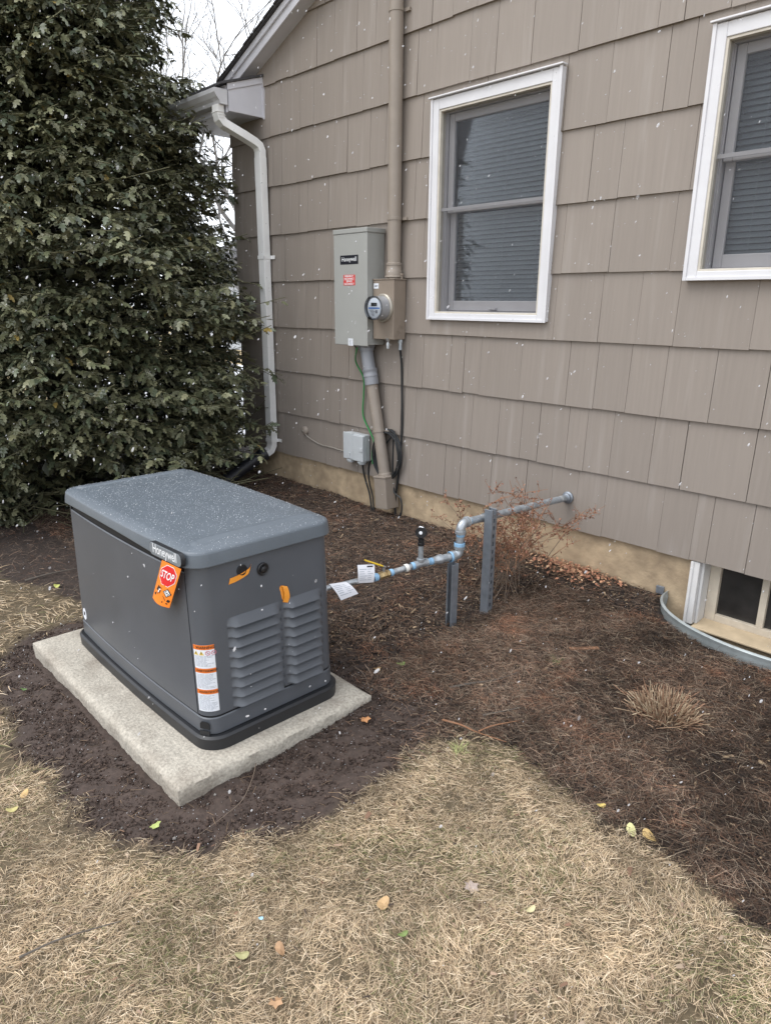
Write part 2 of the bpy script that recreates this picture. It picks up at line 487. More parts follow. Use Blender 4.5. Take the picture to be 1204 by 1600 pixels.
# ground sheet: fine near the house, coarse to the horizon
def axis(lo, hi, step, far):
    a = list(np.arange(lo, hi+1e-6, step)); l = [lo]; h = [hi]; s = step
    while l[-1] > -far: s *= 1.35; l.append(l[-1]-s)
    s = step
    while h[-1] < far: s *= 1.35; h.append(h[-1]+s)
    return np.array(l[:0:-1] + a + h[1:])
gx = axis(-3.2, 3.6, 0.028, 160); gy = axis(-4.2, 0.25, 0.028, 160)
GX, GY = np.meshgrid(gx, gy, indexing='xy')
GZ = gz(GX, GY)
GZ = np.where((GY > 0.4), GZ, GZ)
GZ = GZ + 0.006*wob(GX, GY, 3.0) + 0.004*RNG.standard_normal(GX.shape)*((np.abs(GX) < 4) & (GY > -4.3) & (GY < 0.3))
GZ = np.where(in_pad(GX, GY, -0.03), -0.42, GZ)
GZ = np.where(in_well(GX, GY), -0.62, GZ)
nx, ny = len(gx), len(gy)
sd_l = sdist(LAWN_FRONT, GX, GY) + 0.035*wob(GX, GY, 2.2) + 0.02*wob(GX+3, GY, 6)
sd_s = sdist(SOIL, GX, GY) + 0.018*wob(GX, GY+4, 2.2)
cl = np.zeros((ny, nx, 3), np.float32)
mul = np.array([0.036, 0.025, 0.020]); soil = np.array([0.062, 0.044, 0.036]); lawn = np.array([0.105, 0.080, 0.048]); far_lawn = np.array([0.36, 0.28, 0.15])
cl[:] = mul
w = np.clip(sd_s/0.16+0.5, 0, 1)[..., None]; cl = cl*(1-w) + soil*w
w = np.clip(sd_l/0.05+0.5, 0, 1)[..., None]; cl = cl*(1-w) + lawn*w
w = np.clip((np.maximum.reduce([GY-1.0, -6.5-GX, GX-8, -7-GY]))/2.0, 0, 1)[..., None]; cl = cl*(1-w) + far_lawn*w
me = bpy.data.meshes.new('ground')
gv = np.stack([GX, GY, GZ], -1).reshape(-1, 3).astype(np.float32)
ii = np.arange(ny*nx).reshape(ny, nx)
gf = np.stack([ii[:-1, :-1], ii[:-1, 1:], ii[1:, 1:], ii[1:, :-1]], -1).reshape(-1, 4).astype(np.int32)
me.vertices.add(len(gv)); me.vertices.foreach_set('co', gv.ravel())
me.loops.add(gf.size); me.loops.foreach_set('vertex_index', gf.ravel())
me.polygons.add(len(gf)); me.polygons.foreach_set('loop_start', np.arange(len(gf), dtype=np.int32)*4)
me.polygons.foreach_set('use_smooth', np.ones(len(gf), bool))
me.update(calc_edges=True)
a = me.color_attributes.new('Col', 'FLOAT_COLOR', 'POINT')
a.data.foreach_set('color', np.concatenate([cl, np.ones((ny, nx, 1), np.float32)], -1).ravel().astype(np.float32))
me.materials.append(M['ground'])
ground = link(bpy.data.objects.new('ground', me)); tag(ground, kind='structure')

# driveway far left behind the house
mb = MB(); mb.add([(-14, 0.9, -0.20), (-4.0, 0.55, -0.215), (-3.4, 1.5, -0.21), (-3.5, 5, -0.20), (-14, 6, -0.2)], [(0, 1, 2, 3, 4)])
tag(mb.build('driveway', M['driveway']), kind='structure')

# ================================================================== HOUSE
house = empty('house', (0, 0, -0.25), 'house with taupe shingle siding, white trimmed windows and tan stucco foundation', 'house')
HI = house.matrix_world
def hp(o):      # parent to the house keeping world coordinates
    o.parent = house
    o.location = (o.location[0], o.location[1], o.location[2] + 0.25)
    return o
X0, X1 = -2.83, 4.7
PEAK = 1.0
RS = 0.40
def rake_z(x): return 2.973 + RS*(min(x, 2*PEAK - x) + 2.42)
W1 = (-0.505, 0.418, 1.178, 2.462)      # outer edges of window casings
W2 = (1.189, 2.112, 1.394, 2.462)
OPEN = [(W1[0]+.03, W1[1]-.03, W1[2]+.02, W1[3]-.03), (W2[0]+.03, W2[1]-.03, W2[2]+.02, W2[3]-.03)]

# backing wall with openings
mb = MB()
xs = sorted({X0+.02, X1-.02, *[v for o in OPEN for v in o[:2]]})
zs = sorted({0.0, 2.60, *[v for o in OPEN for v in o[2:]]})
for i in range(len(xs)-1):
    for j in range(len(zs)-1):
        cx, cz = (xs[i]+xs[i+1])/2, (zs[j]+zs[j+1])/2
        if any(o[0] < cx < o[1] and o[2] < cz < o[3] for o in OPEN): continue
        mb.box((xs[i], 0.004, zs[j]), (xs[i+1], 0.09, zs[j+1]))
zt = zs[-1]
mb.prism([(X0+.02, 0.004, zt), (X1-.02, 0.004, zt), (X1-.02, 0.004, rake_z(X1)), (PEAK, 0.004, rake_z(PEAK)), (X0+.02, 0.004, rake_z(X0))], (0, 0.086, 0))
mb.box((X0+.02, 0.091, 0.0), (X0+.10, 6.0, 2.7)); mb.box((X1-.10, 0.091, 0.0), (X1-.02, 6.0, 2.7))
hp(mb.build('wall', M['sheath']))

# shingles
def clip_half(poly, a, b, c):      # keep a*x+b*z<=c
    out = []
    for i in range(len(poly)):
        p, q = poly[i], poly[(i+1) % len(poly)]
        dp, dq = a*p[0]+b*p[1]-c, a*q[0]+b*q[1]-c
        if dp <= 0: out.append(p)
        if dp*dq < 0:
            t = dp/(dp-dq); out.append((p[0]+(q[0]-p[0])*t, p[1]+(q[1]-p[1])*t))
    return out
EXPO = 0.36
JOINTS = {3: [-0.72, -0.523, 0.46, 0.744, 0.964, 1.165, 1.531],
          2: [-0.70, -0.559, -0.312, -0.196, -0.062, 0.248, 0.576, 0.754, 0.947, 1.144, 1.389, 1.634],
          1: [-0.62, -0.373, -0.111, 0.106, 0.28, 0.408, 0.606, 0.725, 0.887, 1.118, 1.293, 1.624],
          0: [-0.673, -0.334, -0.194, 0.066, 0.34, 0.52, 0.7, 0.881, 1.216, 1.392, 1.476, 1.671]}
rs = random.Random(11)
pieces = []
course = 0
z0 = 0.0
while z0 < rake_z(PEAK):
    js = list(JOINTS.get(course, []))
    xl = X0 - 0.01
    left = []
    lim = js[0] - 0.1 if js else X1
    x = xl
    while x < lim - 0.10:
        x += rs.choice((0.12, 0.16, 0.19, 0.22, 0.27, 0.31, 0.36))*rs.uniform(.9, 1.1); left.append(x)
    if js and left and abs(left[-1]-js[0]) < 0.08: left.pop()
    x = js[-1] if js else 99
    right = []
    while x < X1 - 0.1:
        x += rs.choice((0.14, 0.18, 0.22, 0.27, 0.33))*rs.uniform(.9, 1.1); right.append(min(x, X1))
    allx = [xl] + [q for q in left if q < X1] + js + right
    if allx[-1] < X1: allx.append(X1)
    for i in range(len(allx)-1):
        a, b = allx[i], allx[i+1]
        if b - a < 0.05: continue
        g = rs.choice((0.0006, 0.0009, 0.0014, 0.002))
        dz = rs.uniform(-0.003, 0.003); dy = rs.uniform(-0.0022, 0.0022)
        dzr = dz + rs.uniform(-0.0015, 0.0015)
        pieces.append((course, a+g, b-g, z0+dz, z0+EXPO+0.025, dy, dzr-dz))
    z0 += EXPO; course += 1
def subtract(rect, o):
    x0, x1, a, b = rect; ox0, ox1, oz0, oz1 = o
    if x1 <= ox0 or x0 >= ox1 or b <= oz0 or a >= oz1: return [rect]
    out = []
    if x0 < ox0: out.append((x0, ox0, a, b))
    if x1 > ox1: out.append((ox1, x1, a, b))
    m0, m1 = max(x0, ox0), min(x1, ox1)
    if a < oz0: out.append((m0, m1, a, oz0))
    if b > oz1: out.append((m0, m1, oz1, b))
    return out
cand = []
for (c, xa, xb, za, zb, dy, skew) in pieces:
    rects = [(xa, xb, za, zb)]
    for o in OPEN: rects = [q for r_ in rects for q in subtract(r_, o)]
    for (p0, p1, q0, q1) in rects:
        if p1-p0 < 0.012 or q1-q0 < 0.03: continue
        poly = [(p0, q0), (p1, q0 + (skew if q0 == za else 0)), (p1, q1), (p0, q1)]
        poly = clip_half(poly, -RS, 1, 2.973 + RS*2.42 + 0.02)
        poly = clip_half(poly, RS, 1, 2.973 + RS*(2*PEAK+2.42) + 0.02)
        if len(poly) < 3: continue
        cz0 = c*EXPO
        mbs = MB()
        fr = []; bk = []
        for (px, pz) in poly:
            t = (pz - cz0)/(EXPO+0.025)
            yf = -0.0185 + 0.0165*t + dy*(1-t)
            fr.append(V((px, yf, pz))); bk.append(V((px, min(yf + 0.0145, 0.0035), pz)))
        n = len(poly)
        mbs.add(fr + bk, [tuple(range(n)), tuple(reversed(range(n, 2*n)))] + [(i, n+i, n+(i+1) % n, (i+1) % n) for i in range(n)])
        ctr = V(((p0+p1)/2, 0, (q0+q1)/2))
        d = ctr - CAM
        zc = d.dot(_f)
        px = 602 + 1086.5*d.dot(_r2)/zc; py = 800 - 1086.5*d.dot(_u2)/zc
        vis = -80 < px < 1290 and -90 < py < 1650
        size = (p1-p0)*(q1-q0)/zc**2 * (1.0 if vis else 0.001)
        cand.append((size, mbs, (p0, 0.0, q0)))
cand.sort(key=lambda t: -t[0])
rest = MB()
for k, (sz, mbs, org) in enumerate(cand):
    if k < 300: hp(mbs.build('shingle', M['siding'], loc=org))
    else: rest.add(mbs.v, mbs.f)
o = hp(rest.build('shingle_field', M['siding'])); o['kind'] = 'stuff'

# foundation (tan stucco), basement window opening cut out as separate blocks
BW = (1.405, 2.36, -0.375, 0.0)
mb = MB()
mb.box((X0+.06, 0.012, -0.9), (BW[0], 0.20, -0.004)); mb.box((BW[1], 0.012, -0.9), (X1-.06, 0.20, -0.004)); mb.box((BW[0], 0.012, -0.9), (BW[1], 0.20, BW[2]))
mb.box((X0+.06, 0.201, -0.9), (X0+.26, 6.0, -0.004)); mb.box((X1-.26, 0.201, -0.9), (X1-.06, 6.0, -0.004))
hp(mb.build('foundation', M['foundation']))
mb = MB(); mb.box((X0+.3, 5.8, -.3), (X1-.3, 6.0, 2.7)); mb.box((X0+.11, .21, -0.06), (X1-.11, 5.9, -.02)); hp(mb.build('back_wall', M['dark_room']))

# rake, soffit and roof on both slopes
def slope_pts(xa, xb, y, off): return [(xa, y, rake_z(xa)+off), (xb, y, rake_z(xb)+off)]
XL = -2.74
for name, off0, off1, y0, y1, m in (('rake_board', -0.0, 0.066, -0.125, -0.108, M['eave']), ('rake_moulding', 0.058, 0.103, -0.142, -0.1255, M['eave']),
                                    ('rake_soffit', 0.004, 0.02, -0.1075, -0.003, M['eave'])):
    for (xa, xb) in ((XL, PEAK), (PEAK, 4.9)):
        mb = MB()
        A, B = (xa, rake_z(xa)), (xb, rake_z(xb))
        mb.prism([(A[0], y0, A[1]+off0), (B[0], y0, B[1]+off0), (B[0], y0, B[1]+off1), (A[0], y0, A[1]+off1)], (0, y1-y0, 0))
        hp(mb.build(name, m, bevel=0.003))
for (xa, xb) in ((XL-.03, PEAK), (PEAK+.002, 4.95)):
    mb = MB(); A, B = (xa, rake_z(xa)), (xb, rake_z(xb))
    mb.prism([(A[0], -0.165, A[1]+.104), (B[0], -0.165, B[1]+.104), (B[0], -0.165, B[1]+.114), (A[0], -0.165, A[1]+.114)], (0, 6.2, 0))
    hp(mb.build('roof', M['roof']))
# ragged shingle tabs along the rake edge
for k in range(26):
    xa = XL + 0.0 + k*0.135
    mb = MB(); j = rs.uniform(0, .012)
    A, B = (xa, rake_z(xa)), (xa+.128, rake_z(xa+.128))
    mb.prism([(A[0], -0.172-j, A[1]+.1145), (B[0], -0.172-j, B[1]+.1145), (B[0], -0.172-j, B[1]+.120), (A[0], -0.172-j, A[1]+.124)], (0, 0.30, 0))
    hp(mb.build('roof_shingle', M['roof']))

# boxed eave return at the corner, its little roof, soffit, gutter
EX0, EX1 = -3.18, -2.335
mb = MB()
prof = [(-0.325, 2.662), (-0.002, 2.662), (-0.002, 2.945), (-0.325, 2.842)]
mb.prism([(EX1, y, z) for y, z in prof], (-0.02, 0, 0)); hp(mb.build('eave_end_board', M['eave'], bevel=0.003))
mb = MB(); mb.prism([(EX1+.008, y, z) for y, z in [(-0.335, 2.80), (-0.0025, 2.906), (-0.0025, 2.95), (-0.335, 2.845)]], (-0.007, 0, 0)); hp(mb.build('eave_end_moulding', M['eave'], bevel=0.002))
mb = MB(); mb.box((EX1+.001, -0.022, 2.652), (EX1+.012, -0.003, 2.905)); hp(mb.build('eave_corner_strip', M['eave']))
mb = MB(); mb.box((EX0, -0.32, 2.672), (EX1-.021, 0.25, 2.69)); hp(mb.build('soffit', M['eave']))
mb = MB(); mb.box((EX0, -0.335, 2.655), (EX1-.022, -0.3205, 2.838)); hp(mb.build('fascia_board', M['eave'], bevel=0.003))
mb = MB(); mb.prism([(EX1+.02, y, z) for y, z in [(-0.40, 2.826), (0.45, 3.096), (0.45, 3.112), (-0.40, 2.842)]], (EX0-EX1-.1, 0, 0)); hp(mb.build('eave_roof', M['roof']))
gp = [(-0.337, 2.70), (-0.40, 2.70), (-0.408, 2.722), (-0.428, 2.742), (-0.446, 2.772), (-0.446, 2.80), (-0.44, 2.80), (-0.438, 2.776), (-0.422, 2.748), (-0.402, 2.727), (-0.395, 2.708), (-0.342, 2.708), (-0.342, 2.80), (-0.337, 2.80)]
gut = None
mb = MB(); mb.prism([(EX1-.0, y, z) for y, z in gp], (EX0-EX1-.06, 0, 0)); gut = hp(mb.build('gutter', M['gutter']))
mb = MB(); mb.prism([(EX1+.0015, y, z) for y, z in [(-0.337, 2.699), (-0.40, 2.699), (-0.409, 2.722), (-0.429, 2.742), (-0.447, 2.772), (-0.447, 2.80), (-0.337, 2.80)]], (0.003, 0, 0))
e = mb.build('end_cap', M['gutter']); e.parent = gut

# downspout: rectangular tube swept along a path
def rect_sweep(mb, pts, w, d, ribs=True):
    pts = [V(p) for p in pts]
    prof = [(-w, -d), (-w*.6, -d*1.0), (-w*.45, -d*.86), (w*.45, -d*.86), (w*.6, -d), (w, -d), (w, d), (-w, d)]
    rings = []
    for i, p in enumerate(pts):
        if i == 0: t = pts[1]-pts[0]
        elif i == len(pts)-1: t = pts[-1]-pts[-2]
        else: t = (pts[i+1]-pts[i]).normalized() + (pts[i]-pts[i-1]).normalized()
        t.normalize()
        e1 = V((1, 0, 0)); e1 = (e1 - t*e1.dot(t)).normalized()
        e2 = t.cross(e1)*-1
        if e2.y > 0 and abs(t.z) > 0.5: pass
        rings.append([p + e1*a - e2*b if t.z < 0 else p + e1*a + e2*b for a, b in prof])
    n = len(prof); vs = [q for r_ in rings for q in r_]
    fs = [(i*n+k, i*n+(k+1) % n, (i+1)*n+(k+1) % n, (i+1)*n+k) for i in range(len(pts)-1) for k in range(n)]
    fs += [tuple(reversed(range(n))), tuple((len(pts)-1)*n+k for k in range(n))]
    mb.add(vs, fs)
DX = -2.335
mb = MB()
rect_sweep(mb, [(DX-.06, -0.385, 2.70), (DX-.06, -0.385, 2.64), (DX-.058, -0.377, 2.605), (DX-.052, -0.352, 2.578), (DX-.02, -0.20, 2.515), (DX-.01, -0.11, 2.478), (DX-.004, -0.075, 2.455), (DX, -0.062, 2.42), (DX, -0.062, 2.36)], 0.040, 0.029)
dsp = hp(mb.build('downspout', M['downspout'], bevel=0.003))
mb = MB(); rect_sweep(mb, [(DX, -0.062, 2.375), (DX, -0.062, 0.115)], 0.042, 0.031); e = mb.build('pipe_length', M['downspout'], bevel=0.003); e.parent = dsp; e.location = (0, 0, 0)
mb = MB(); rect_sweep(mb, [(DX, -0.062, 0.13), (DX, -0.064, 0.06), (DX-.005, -0.08, 0.02), (DX-.02, -0.125, -0.012), (DX-.03, -0.155, -0.03)], 0.039, 0.028); e = mb.build('elbow', M['downspout'], bevel=0.003); e.parent = dsp
mb = MB()
for zz in (2.62, 2.60, 2.58):
    pass
for k in range(5):
    t = k/4
    y = -0.385 + 0.035*t; z = 2.65 - 0.075*t
    mb.box((DX-.103, y-.034, z-.002), (DX-.015, y+.028, z+.002))
e = mb.build('elbow_crimp', M['downspout']); e.parent = dsp
for zz in (1.63, 0.105):
    mb = MB(); mb.box((DX-.046, -0.097, zz-.014), (DX+.046, -0.0935, zz+.014)); mb.box((DX+.0425, -0.096, zz-.014), (DX+.046, -0.02, zz+.014)); mb.box((DX+.046, -0.022, zz-.014), (DX+.088, -0.0185, zz+.014))
    mb.lathe([(0.004, 0), (0.003, .003)], (DX+.07, -0.022, zz), (0, -1, 0), 8)
    e = mb.build('bracket', M['downspout']); e.parent = dsp

# double-hung windows
def make_window(W, meet, name='window'):
    x0, x1, z0_, z1_ = W
    root = bpy.data.objects.new(name, None); link(root); root.location = ((x0+x1)/2, 0, z0_); hp(root)
    off = (-(x0+x1)/2, 0, -z0_)
    def part(mb, nm, m, bevel=0.0, smooth=False):
        mb.v = [(p[0]+off[0], p[1], p[2]+off[2]) for p in mb.v]
        return mb.build(nm, m, root, bevel=bevel, smooth=smooth)
    cw, cb = 0.072, 0.048
    mb = MB()
    mb.box((x0, -0.042, z0_), (x0+cw-.012, 0.02, z1_)); mb.box((x1-cw+.012, -0.042, z0_), (x1, 0.02, z1_))
    mb.box((x0+cw-.0121, -0.0415, z1_-cw+.012), (x1-cw+.0121, 0.02, z1_-.0005)); mb.box((x0+cw-.0121, -0.0415, z0_+.0005), (x1-cw+.0121, 0.02, z0_+cb-.01))
    part(mb, 'casing', M['white'], 0.003)
    mb = MB()   # raised outer lip of the bent metal
    mb.box((x0-.003, -0.049, z0_-.004), (x0+.014, -0.0425, z1_+.003)); mb.box((x1-.014, -0.049, z0_-.004), (x1+.003, -0.0425, z1_+.003)); mb.box((x0+.0142, -0.049, z0_-.004), (x1-.0142, -0.0425, z0_+.012))
    part(mb, 'casing_lip', M['white'], 0.0015)
    mb = MB(); mb.box((x0-.012, -0.062, z1_+.0035), (x1+.012, -0.015, z1_+.012)); part(mb, 'drip_cap', M['white'], 0.002)
    ix0, ix1, iz0, iz1 = x0+cw, x1-cw, z0_+cb, z1_-cw
    mb = MB()   # cream inner stop
    mb.box((ix0-.0125, -0.036, iz0-.010), (ix0, 0.012, iz1+.012)); mb.box((ix1, -0.036, iz0-.010), (ix1+.0125, 0.012, iz1+.012))
    mb.box((ix0, -0.0355, iz1), (ix1, 0.012, iz1+.012)); mb.box((ix0, -0.0355, iz0-.010), (ix1, 0.012, iz0)); part(mb, 'stop_bead', M['cream'], 0.0015)
    mb = MB()   # jamb liner
    mb.box((ix0-.02, 0.0125, iz0-.01), (ix0+.004, 0.12, iz1+.01)); mb.box((ix1-.004, 0.0125, iz0-.01), (ix1+.02, 0.12, iz1+.01)); mb.box((ix0+.0042, 0.0125, iz1-.004), (ix1-.0042, 0.12, iz1+.01)); mb.box((ix0+.0042, 0.0125, iz0-.01), (ix1-.0042, 0.12, iz0+.004))
    mb.box((ix0+.0042, 0.026, iz0+.0045), (ix0+.010, 0.029, iz1-.005))
    part(mb, 'jamb', M['sash'])
    def sash(za, zb, y, rail_b, rail_t, nm):
        st = 0.042
        mb = MB()
        mb.box((ix0+.011, y, za), (ix0+.011+st, y+.032, zb)); mb.box((ix1-.011-st, y, za), (ix1-.011, y+.032, zb))
        mb.box((ix0+.011+st+.0001, y+.001, za), (ix1-.011-st-.0001, y+.031, za+rail_b)); mb.box((ix0+.011+st+.0001, y+.001, zb-rail_t), (ix1-.011-st-.0001, y+.031, zb))
        s_ = part(mb, nm, M['sash'], 0.004)
        mb = MB(); mb.box((ix0+.011+st-.004, y+.016, za+rail_b-.004), (ix1-.011-st+.004, y+.020, zb-rail_t+.004)); part(mb, 'pane', M['glass'])
    sash(meet-.018, iz1-.006, 0.034, 0.034, 0.045, 'upper_sash')
    sash(iz0+.006, meet+.018, 0.068, 0.062, 0.034, 'lower_sash')
    mb = MB(); mb.box(((ix0+ix1)/2-.03, 0.046, iz0+.016), ((ix0+ix1)/2+.03, 0.0675, iz0+.026)); part(mb, 'lift_rail', M['sash'], 0.002)
    # insect screen in a thin frame
    mb = MB(); mb.add([(ix0, -0.012, iz0), (ix1, -0.012, iz0), (ix1, -0.012, iz1), (ix0, -0.012, iz1)], [(0, 1, 2, 3)]); part(mb, 'screen', M['screen'])
    mb = MB()
    mb.box((ix0+.0005, -0.0105, meet-.010), (ix1-.0005, -0.004, meet+.008)); part(mb, 'screen_bar', M['sash'])
    # blind, slat by slat
    slat_me = None
    zz = iz1 - 0.035; k = 0
    bx0, bx1 = ix0+.014, ix1-.014
    while zz > iz0 + 0.03:
        if slat_me is None:
            s_ = MB(); n = 4; w2 = 0.0150; tilt = math.radians(52); pr = []
            for i in range(n+1):
                u = -1 + 2*i/n; pr.append((u*w2, 0.0028*(1-u*u)))
            up = [(math.cos(tilt)*a - math.sin(tilt)*b, math.sin(tilt)*a*1.0 + math.cos(tilt)*b) for a, b in pr]
            vs = [(xx, y, z) for xx in (-(bx1-bx0)/2, (bx1-bx0)/2) for (y, z) in up] + [(xx, y+.0006, z-.0008) for xx in (-(bx1-bx0)/2, (bx1-bx0)/2) for (y, z) in up]
            m_ = n+1
            fs = [(i, i+1, m_+i+1, m_+i) for i in range(n)] + [(2*m_+i, 3*m_+i, 3*m_+i+1, 2*m_+i+1) for i in range(n)]
            s_.add(vs, fs)
            o = s_.build('slat', M['slat'], root, smooth=True); slat_me = o.data
        else:
            o = bpy.data.objects.new('slat', slat_me); link(o, root)
        o.location = (0, 0.148, zz + off[2]); o.rotation_euler = (random.uniform(-.05, .05), 0, 0)
        zz -= 0.027
    mb = MB()
    for fx in (0.17, 0.5, 0.83): mb.box((bx0+(bx1-bx0)*fx-.001, 0.131, iz0+.03), (bx0+(bx1-bx0)*fx+.001, 0.133, iz1-.02))
    part(mb, 'ladder_cord', M['slat'])
    mb = MB(); mb.box((bx0, 0.133, iz1-.028), (bx1, 0.163, iz1-.003)); part(mb, 'head_rail', M['slat'])
    mb = MB()   # dark room behind
    a, b, c, d = ix0-.03, ix1+.03, iz0-.03, iz1+.03
    mb.box((a, 0.30, c), (b, 0.31, d)); mb.box((a-.01, 0.121, c), (a, 0.30, d)); mb.box((b, 0.121, c), (b+.01, 0.30, d)); mb.box((a, 0.121, d), (b, 0.30, d+.01)); mb.box((a, 0.121, c-.01), (b, 0.30, c))
    part(mb, 'room_lining', M['dark_room'])
    return root
make_window(W1, 1.842)
make_window(W2, 1.930)

# basement window
bw = bpy.data.objects.new('basement_window', None); link(bw); bw.location = (BW[0], 0, BW[2]); hp(bw)
def bpart(mb, nm, m, bevel=0.0):
    mb.v = [(p[0]-BW[0], p[1], p[2]-BW[2]) for p in mb.v]; return mb.build(nm, m, bw, bevel=bevel)
mb = MB(); mb.box((BW[0]+.001, -0.012, BW[2]+.018), (BW[0]+.045, 0.05, -0.006)); mb.box((BW[0]+.001, -0.022, BW[2]+.018), (BW[0]+.016, -0.0125, -0.006)); mb.box((BW[0]+.0455, 0.018, BW[2]+.018), (BW[0]+.060, 0.11, -0.006)); bpart(mb, 'brick_mould', M['white_old'], 0.003)
mb = MB(); mb.box((BW[0]+.061, 0.10, BW[2]+.018), (BW[0]+.115, 0.15, -0.004)); mb.box((BW[0]+.115, 0.101, BW[2]+.018), (BW[1]-.06, 0.149, BW[2]+.066)); mb.box((BW[0]+.115, 0.101, -0.03), (BW[1]-.06, 0.149, -0.004))
for k in (1, 2, 3): mb.box((BW[0]+.115+k*.222-.017, 0.102, BW[2]+.066), (BW[0]+.115+k*.222+.017, 0.148, -0.03))
mb.box((BW[1]-.06, 0.10, BW[2]+.018), (BW[1], 0.15, -0.004))
bpart(mb, 'frame', M['cream_sash'], 0.003)
for k in range(4): 
    mb = MB(); xa = BW[0]+.115+k*.222
    mb.box((xa-.01, 0.125, BW[2]+.06), (min(xa+.215, BW[1]-.05), 0.129, -0.025)); bpart(mb, 'pane', M['old_glass'])
M['sill'] = mat('tan_painted_sill', (0.50, 0.40, 0.27), 0.6, var=0.14, scale=14, bump=0.4)
mb = MB(); mb.prism([(BW[0]+.046, 0.10, BW[2]+.030), (BW[0]+.046, 0.10, BW[2]+.001), (BW[0]+.046, -0.02, BW[2]+.001), (BW[0]+.046, -0.02, BW[2]+.012)], (BW[1]-BW[0]-.05, 0, 0)); bpart(mb, 'sill', M['sill'], 0.003)
mb = MB(); mb.box((BW[0]+.05, 0.5, BW[2]), (BW[1], 0.51, -.01)); mb.box((BW[0]+.05, 0.155, BW[2]), (BW[0]+.06, 0.5, -.01)); mb.box((BW[1]-.01, 0.155, BW[2]), (BW[1], 0.5, -.01)); mb.box((BW[0]+.061, 0.155, BW[2]-.0), (BW[1]-.011, 0.5, BW[2]+.01)); bpart(mb, 'room_lining', M['dark_room'])

# window well
mb = MB()
n = 44; t0, t1 = 3.06, 6.36
rim = []
for i in range(n+1):
    t = t0 + (t1-t0)*i/n
    rim.append((1.88+0.585*math.cos(t)*(1 if abs(math.cos(t)) < 1 else 1), min(0.008, 0.40*math.sin(t))))
th = 0.004
vs = []; fs = []
levels = [(-0.215, 0.0), (-0.222, 0.008), (-0.235, 0.004), (-0.25, 0.0), (-0.30, 0.006), (-0.36, -0.004), (-0.42, 0.006), (-0.62, 0)]
for (x, y) in rim:
    nrm = V((x-1.88, y*2, 0)).normalized()
    for z, o_ in levels: vs.append((x+nrm.x*o_, y+nrm.y*o_, z))
    for z, o_ in levels: vs.append((x+nrm.x*(o_-th), y+nrm.y*(o_-th), z))
L = len(levels)
for i in range(n):
    for k in range(L-1):
        fs.append((i*2*L+k, (i+1)*2*L+k, (i+1)*2*L+k+1, i*2*L+k+1)); fs.append((i*2*L+L+k, i*2*L+L+k+1, (i+1)*2*L+L+k+1, (i+1)*2*L+L+k))
    fs.append((i*2*L, i*2*L+L, (i+1)*2*L+L, (i+1)*2*L))
mb.add(vs, fs)
o = mb.build('window_well', M['well'], smooth=True, angle=50)
tag(o, 'curved galvanised steel window well round the basement window', 'window well')
mb = MB(); mb.box((1.232, -0.004, -0.245), (1.275, 0.0105, -0.20), Matrix.Identity(4)); 
o = mb.build('metal_clip', M['strut'], bevel=0.002); tag(o, 'small rusty metal clip on the stucco beside the window well', 'clip')

# ================================================================== SERVICE EQUIPMENT ON THE WALL
# transfer switch
ts = empty('transfer_switch', (-1.115, -0.016, 0.985), 'tall pale grey electrical enclosure with black logo plate and red sticker', 'electrical box')
TW, TH, TD = 0.345, 0.775, 0.165     # local: x -w/2..w/2, y 0..-d, z 0..h
mb = MB(); mb.box((-TW/2, -TD+.012, 0.006), (TW/2, 0.0, TH-.006)); mb.build('enclosure', M['ts_grey'], ts, bevel=0.004)
mb = MB(); mb.box((-TW/2-.004, -TD-.002, 0.0), (TW/2+.004, -TD+.0115, TH-.028)); mb.build('front_cover', M['ts_grey'], ts, bevel=0.004)
mb = MB(); mb.box((-TW/2-.007, -TD-.006, TH-.027), (TW/2+.007, 0.0, TH+.004)); mb.build('top_cap', M['ts_grey'], ts, bevel=0.004)
fy = -TD-.002
def decal(parent, name, cx, cz, w, h, m, y, t=0.0012, r=None):
    mb = MB()
    pts = rrect(w, h, r) if r else [(-w/2, -h/2), (w/2, -h/2), (w/2, h/2), (-w/2, h/2)]
    mb.prism([(cx+a, y, cz+b) for a, b in pts], (0, -t, 0)); return mb.build(name, m, parent)
def lettering(parent, name, s, size, cx, cz, y, m, off=0.0, sx=1.0):
    vs, fs = text_mesh(s, size, off, sx); mb = MB(); flat(mb, vs, fs, lambda a, b: (cx+a, y, cz+b)); return mb.build(name, m, parent)
lp = decal(ts, 'logo_plate', -0.009, 0.578, 0.19, 0.060, M['label_black'], fy)
lettering(lp, 'lettering', 'Honeywell', 0.041, -0.009, 0.578, fy-.0022, M['logo_white'], 0.0002, 0.90)
rl = decal(ts, 'warning_sticker', -0.009, 0.444, 0.124, 0.070, M['label_red'], fy)
for i, s in enumerate(('EMERGENCY', 'DISCONNECT', 'SERVICE', 'DISCONNECT')):
    lettering(rl, 'lettering', s, 0.0165, -0.009, 0.470-.0172*i, fy-.0022, M['logo_white'], 0.0004, 1.0 if i != 2 else 1.05)
mb = MB(); mb.box((-0.068, fy-.002, 0.4432), (0.05, fy-.0013, 0.4442)); mb.build('divider_line', M['logo_white'], rl)
wt = decal(ts, 'paper_tag', 0.0, 0.022, 0.052, 0.050, M['label_white'], fy)
mb = MB()
for r_ in range(4):
    mb.box((-.016, fy-.0018, 0.034-.009*r_), (-.016+random.uniform(.016, .032), fy-.0013, 0.037-.009*r_))
mb.build('print', M['print'], wt)
mb = MB(); mb.tube([(0.03, fy+.004, 0.006), (0.045, fy, -0.005), (0.052, fy+.01, -0.018)], 0.003, 6); mb.build('hasp_wire', M['black'], ts)

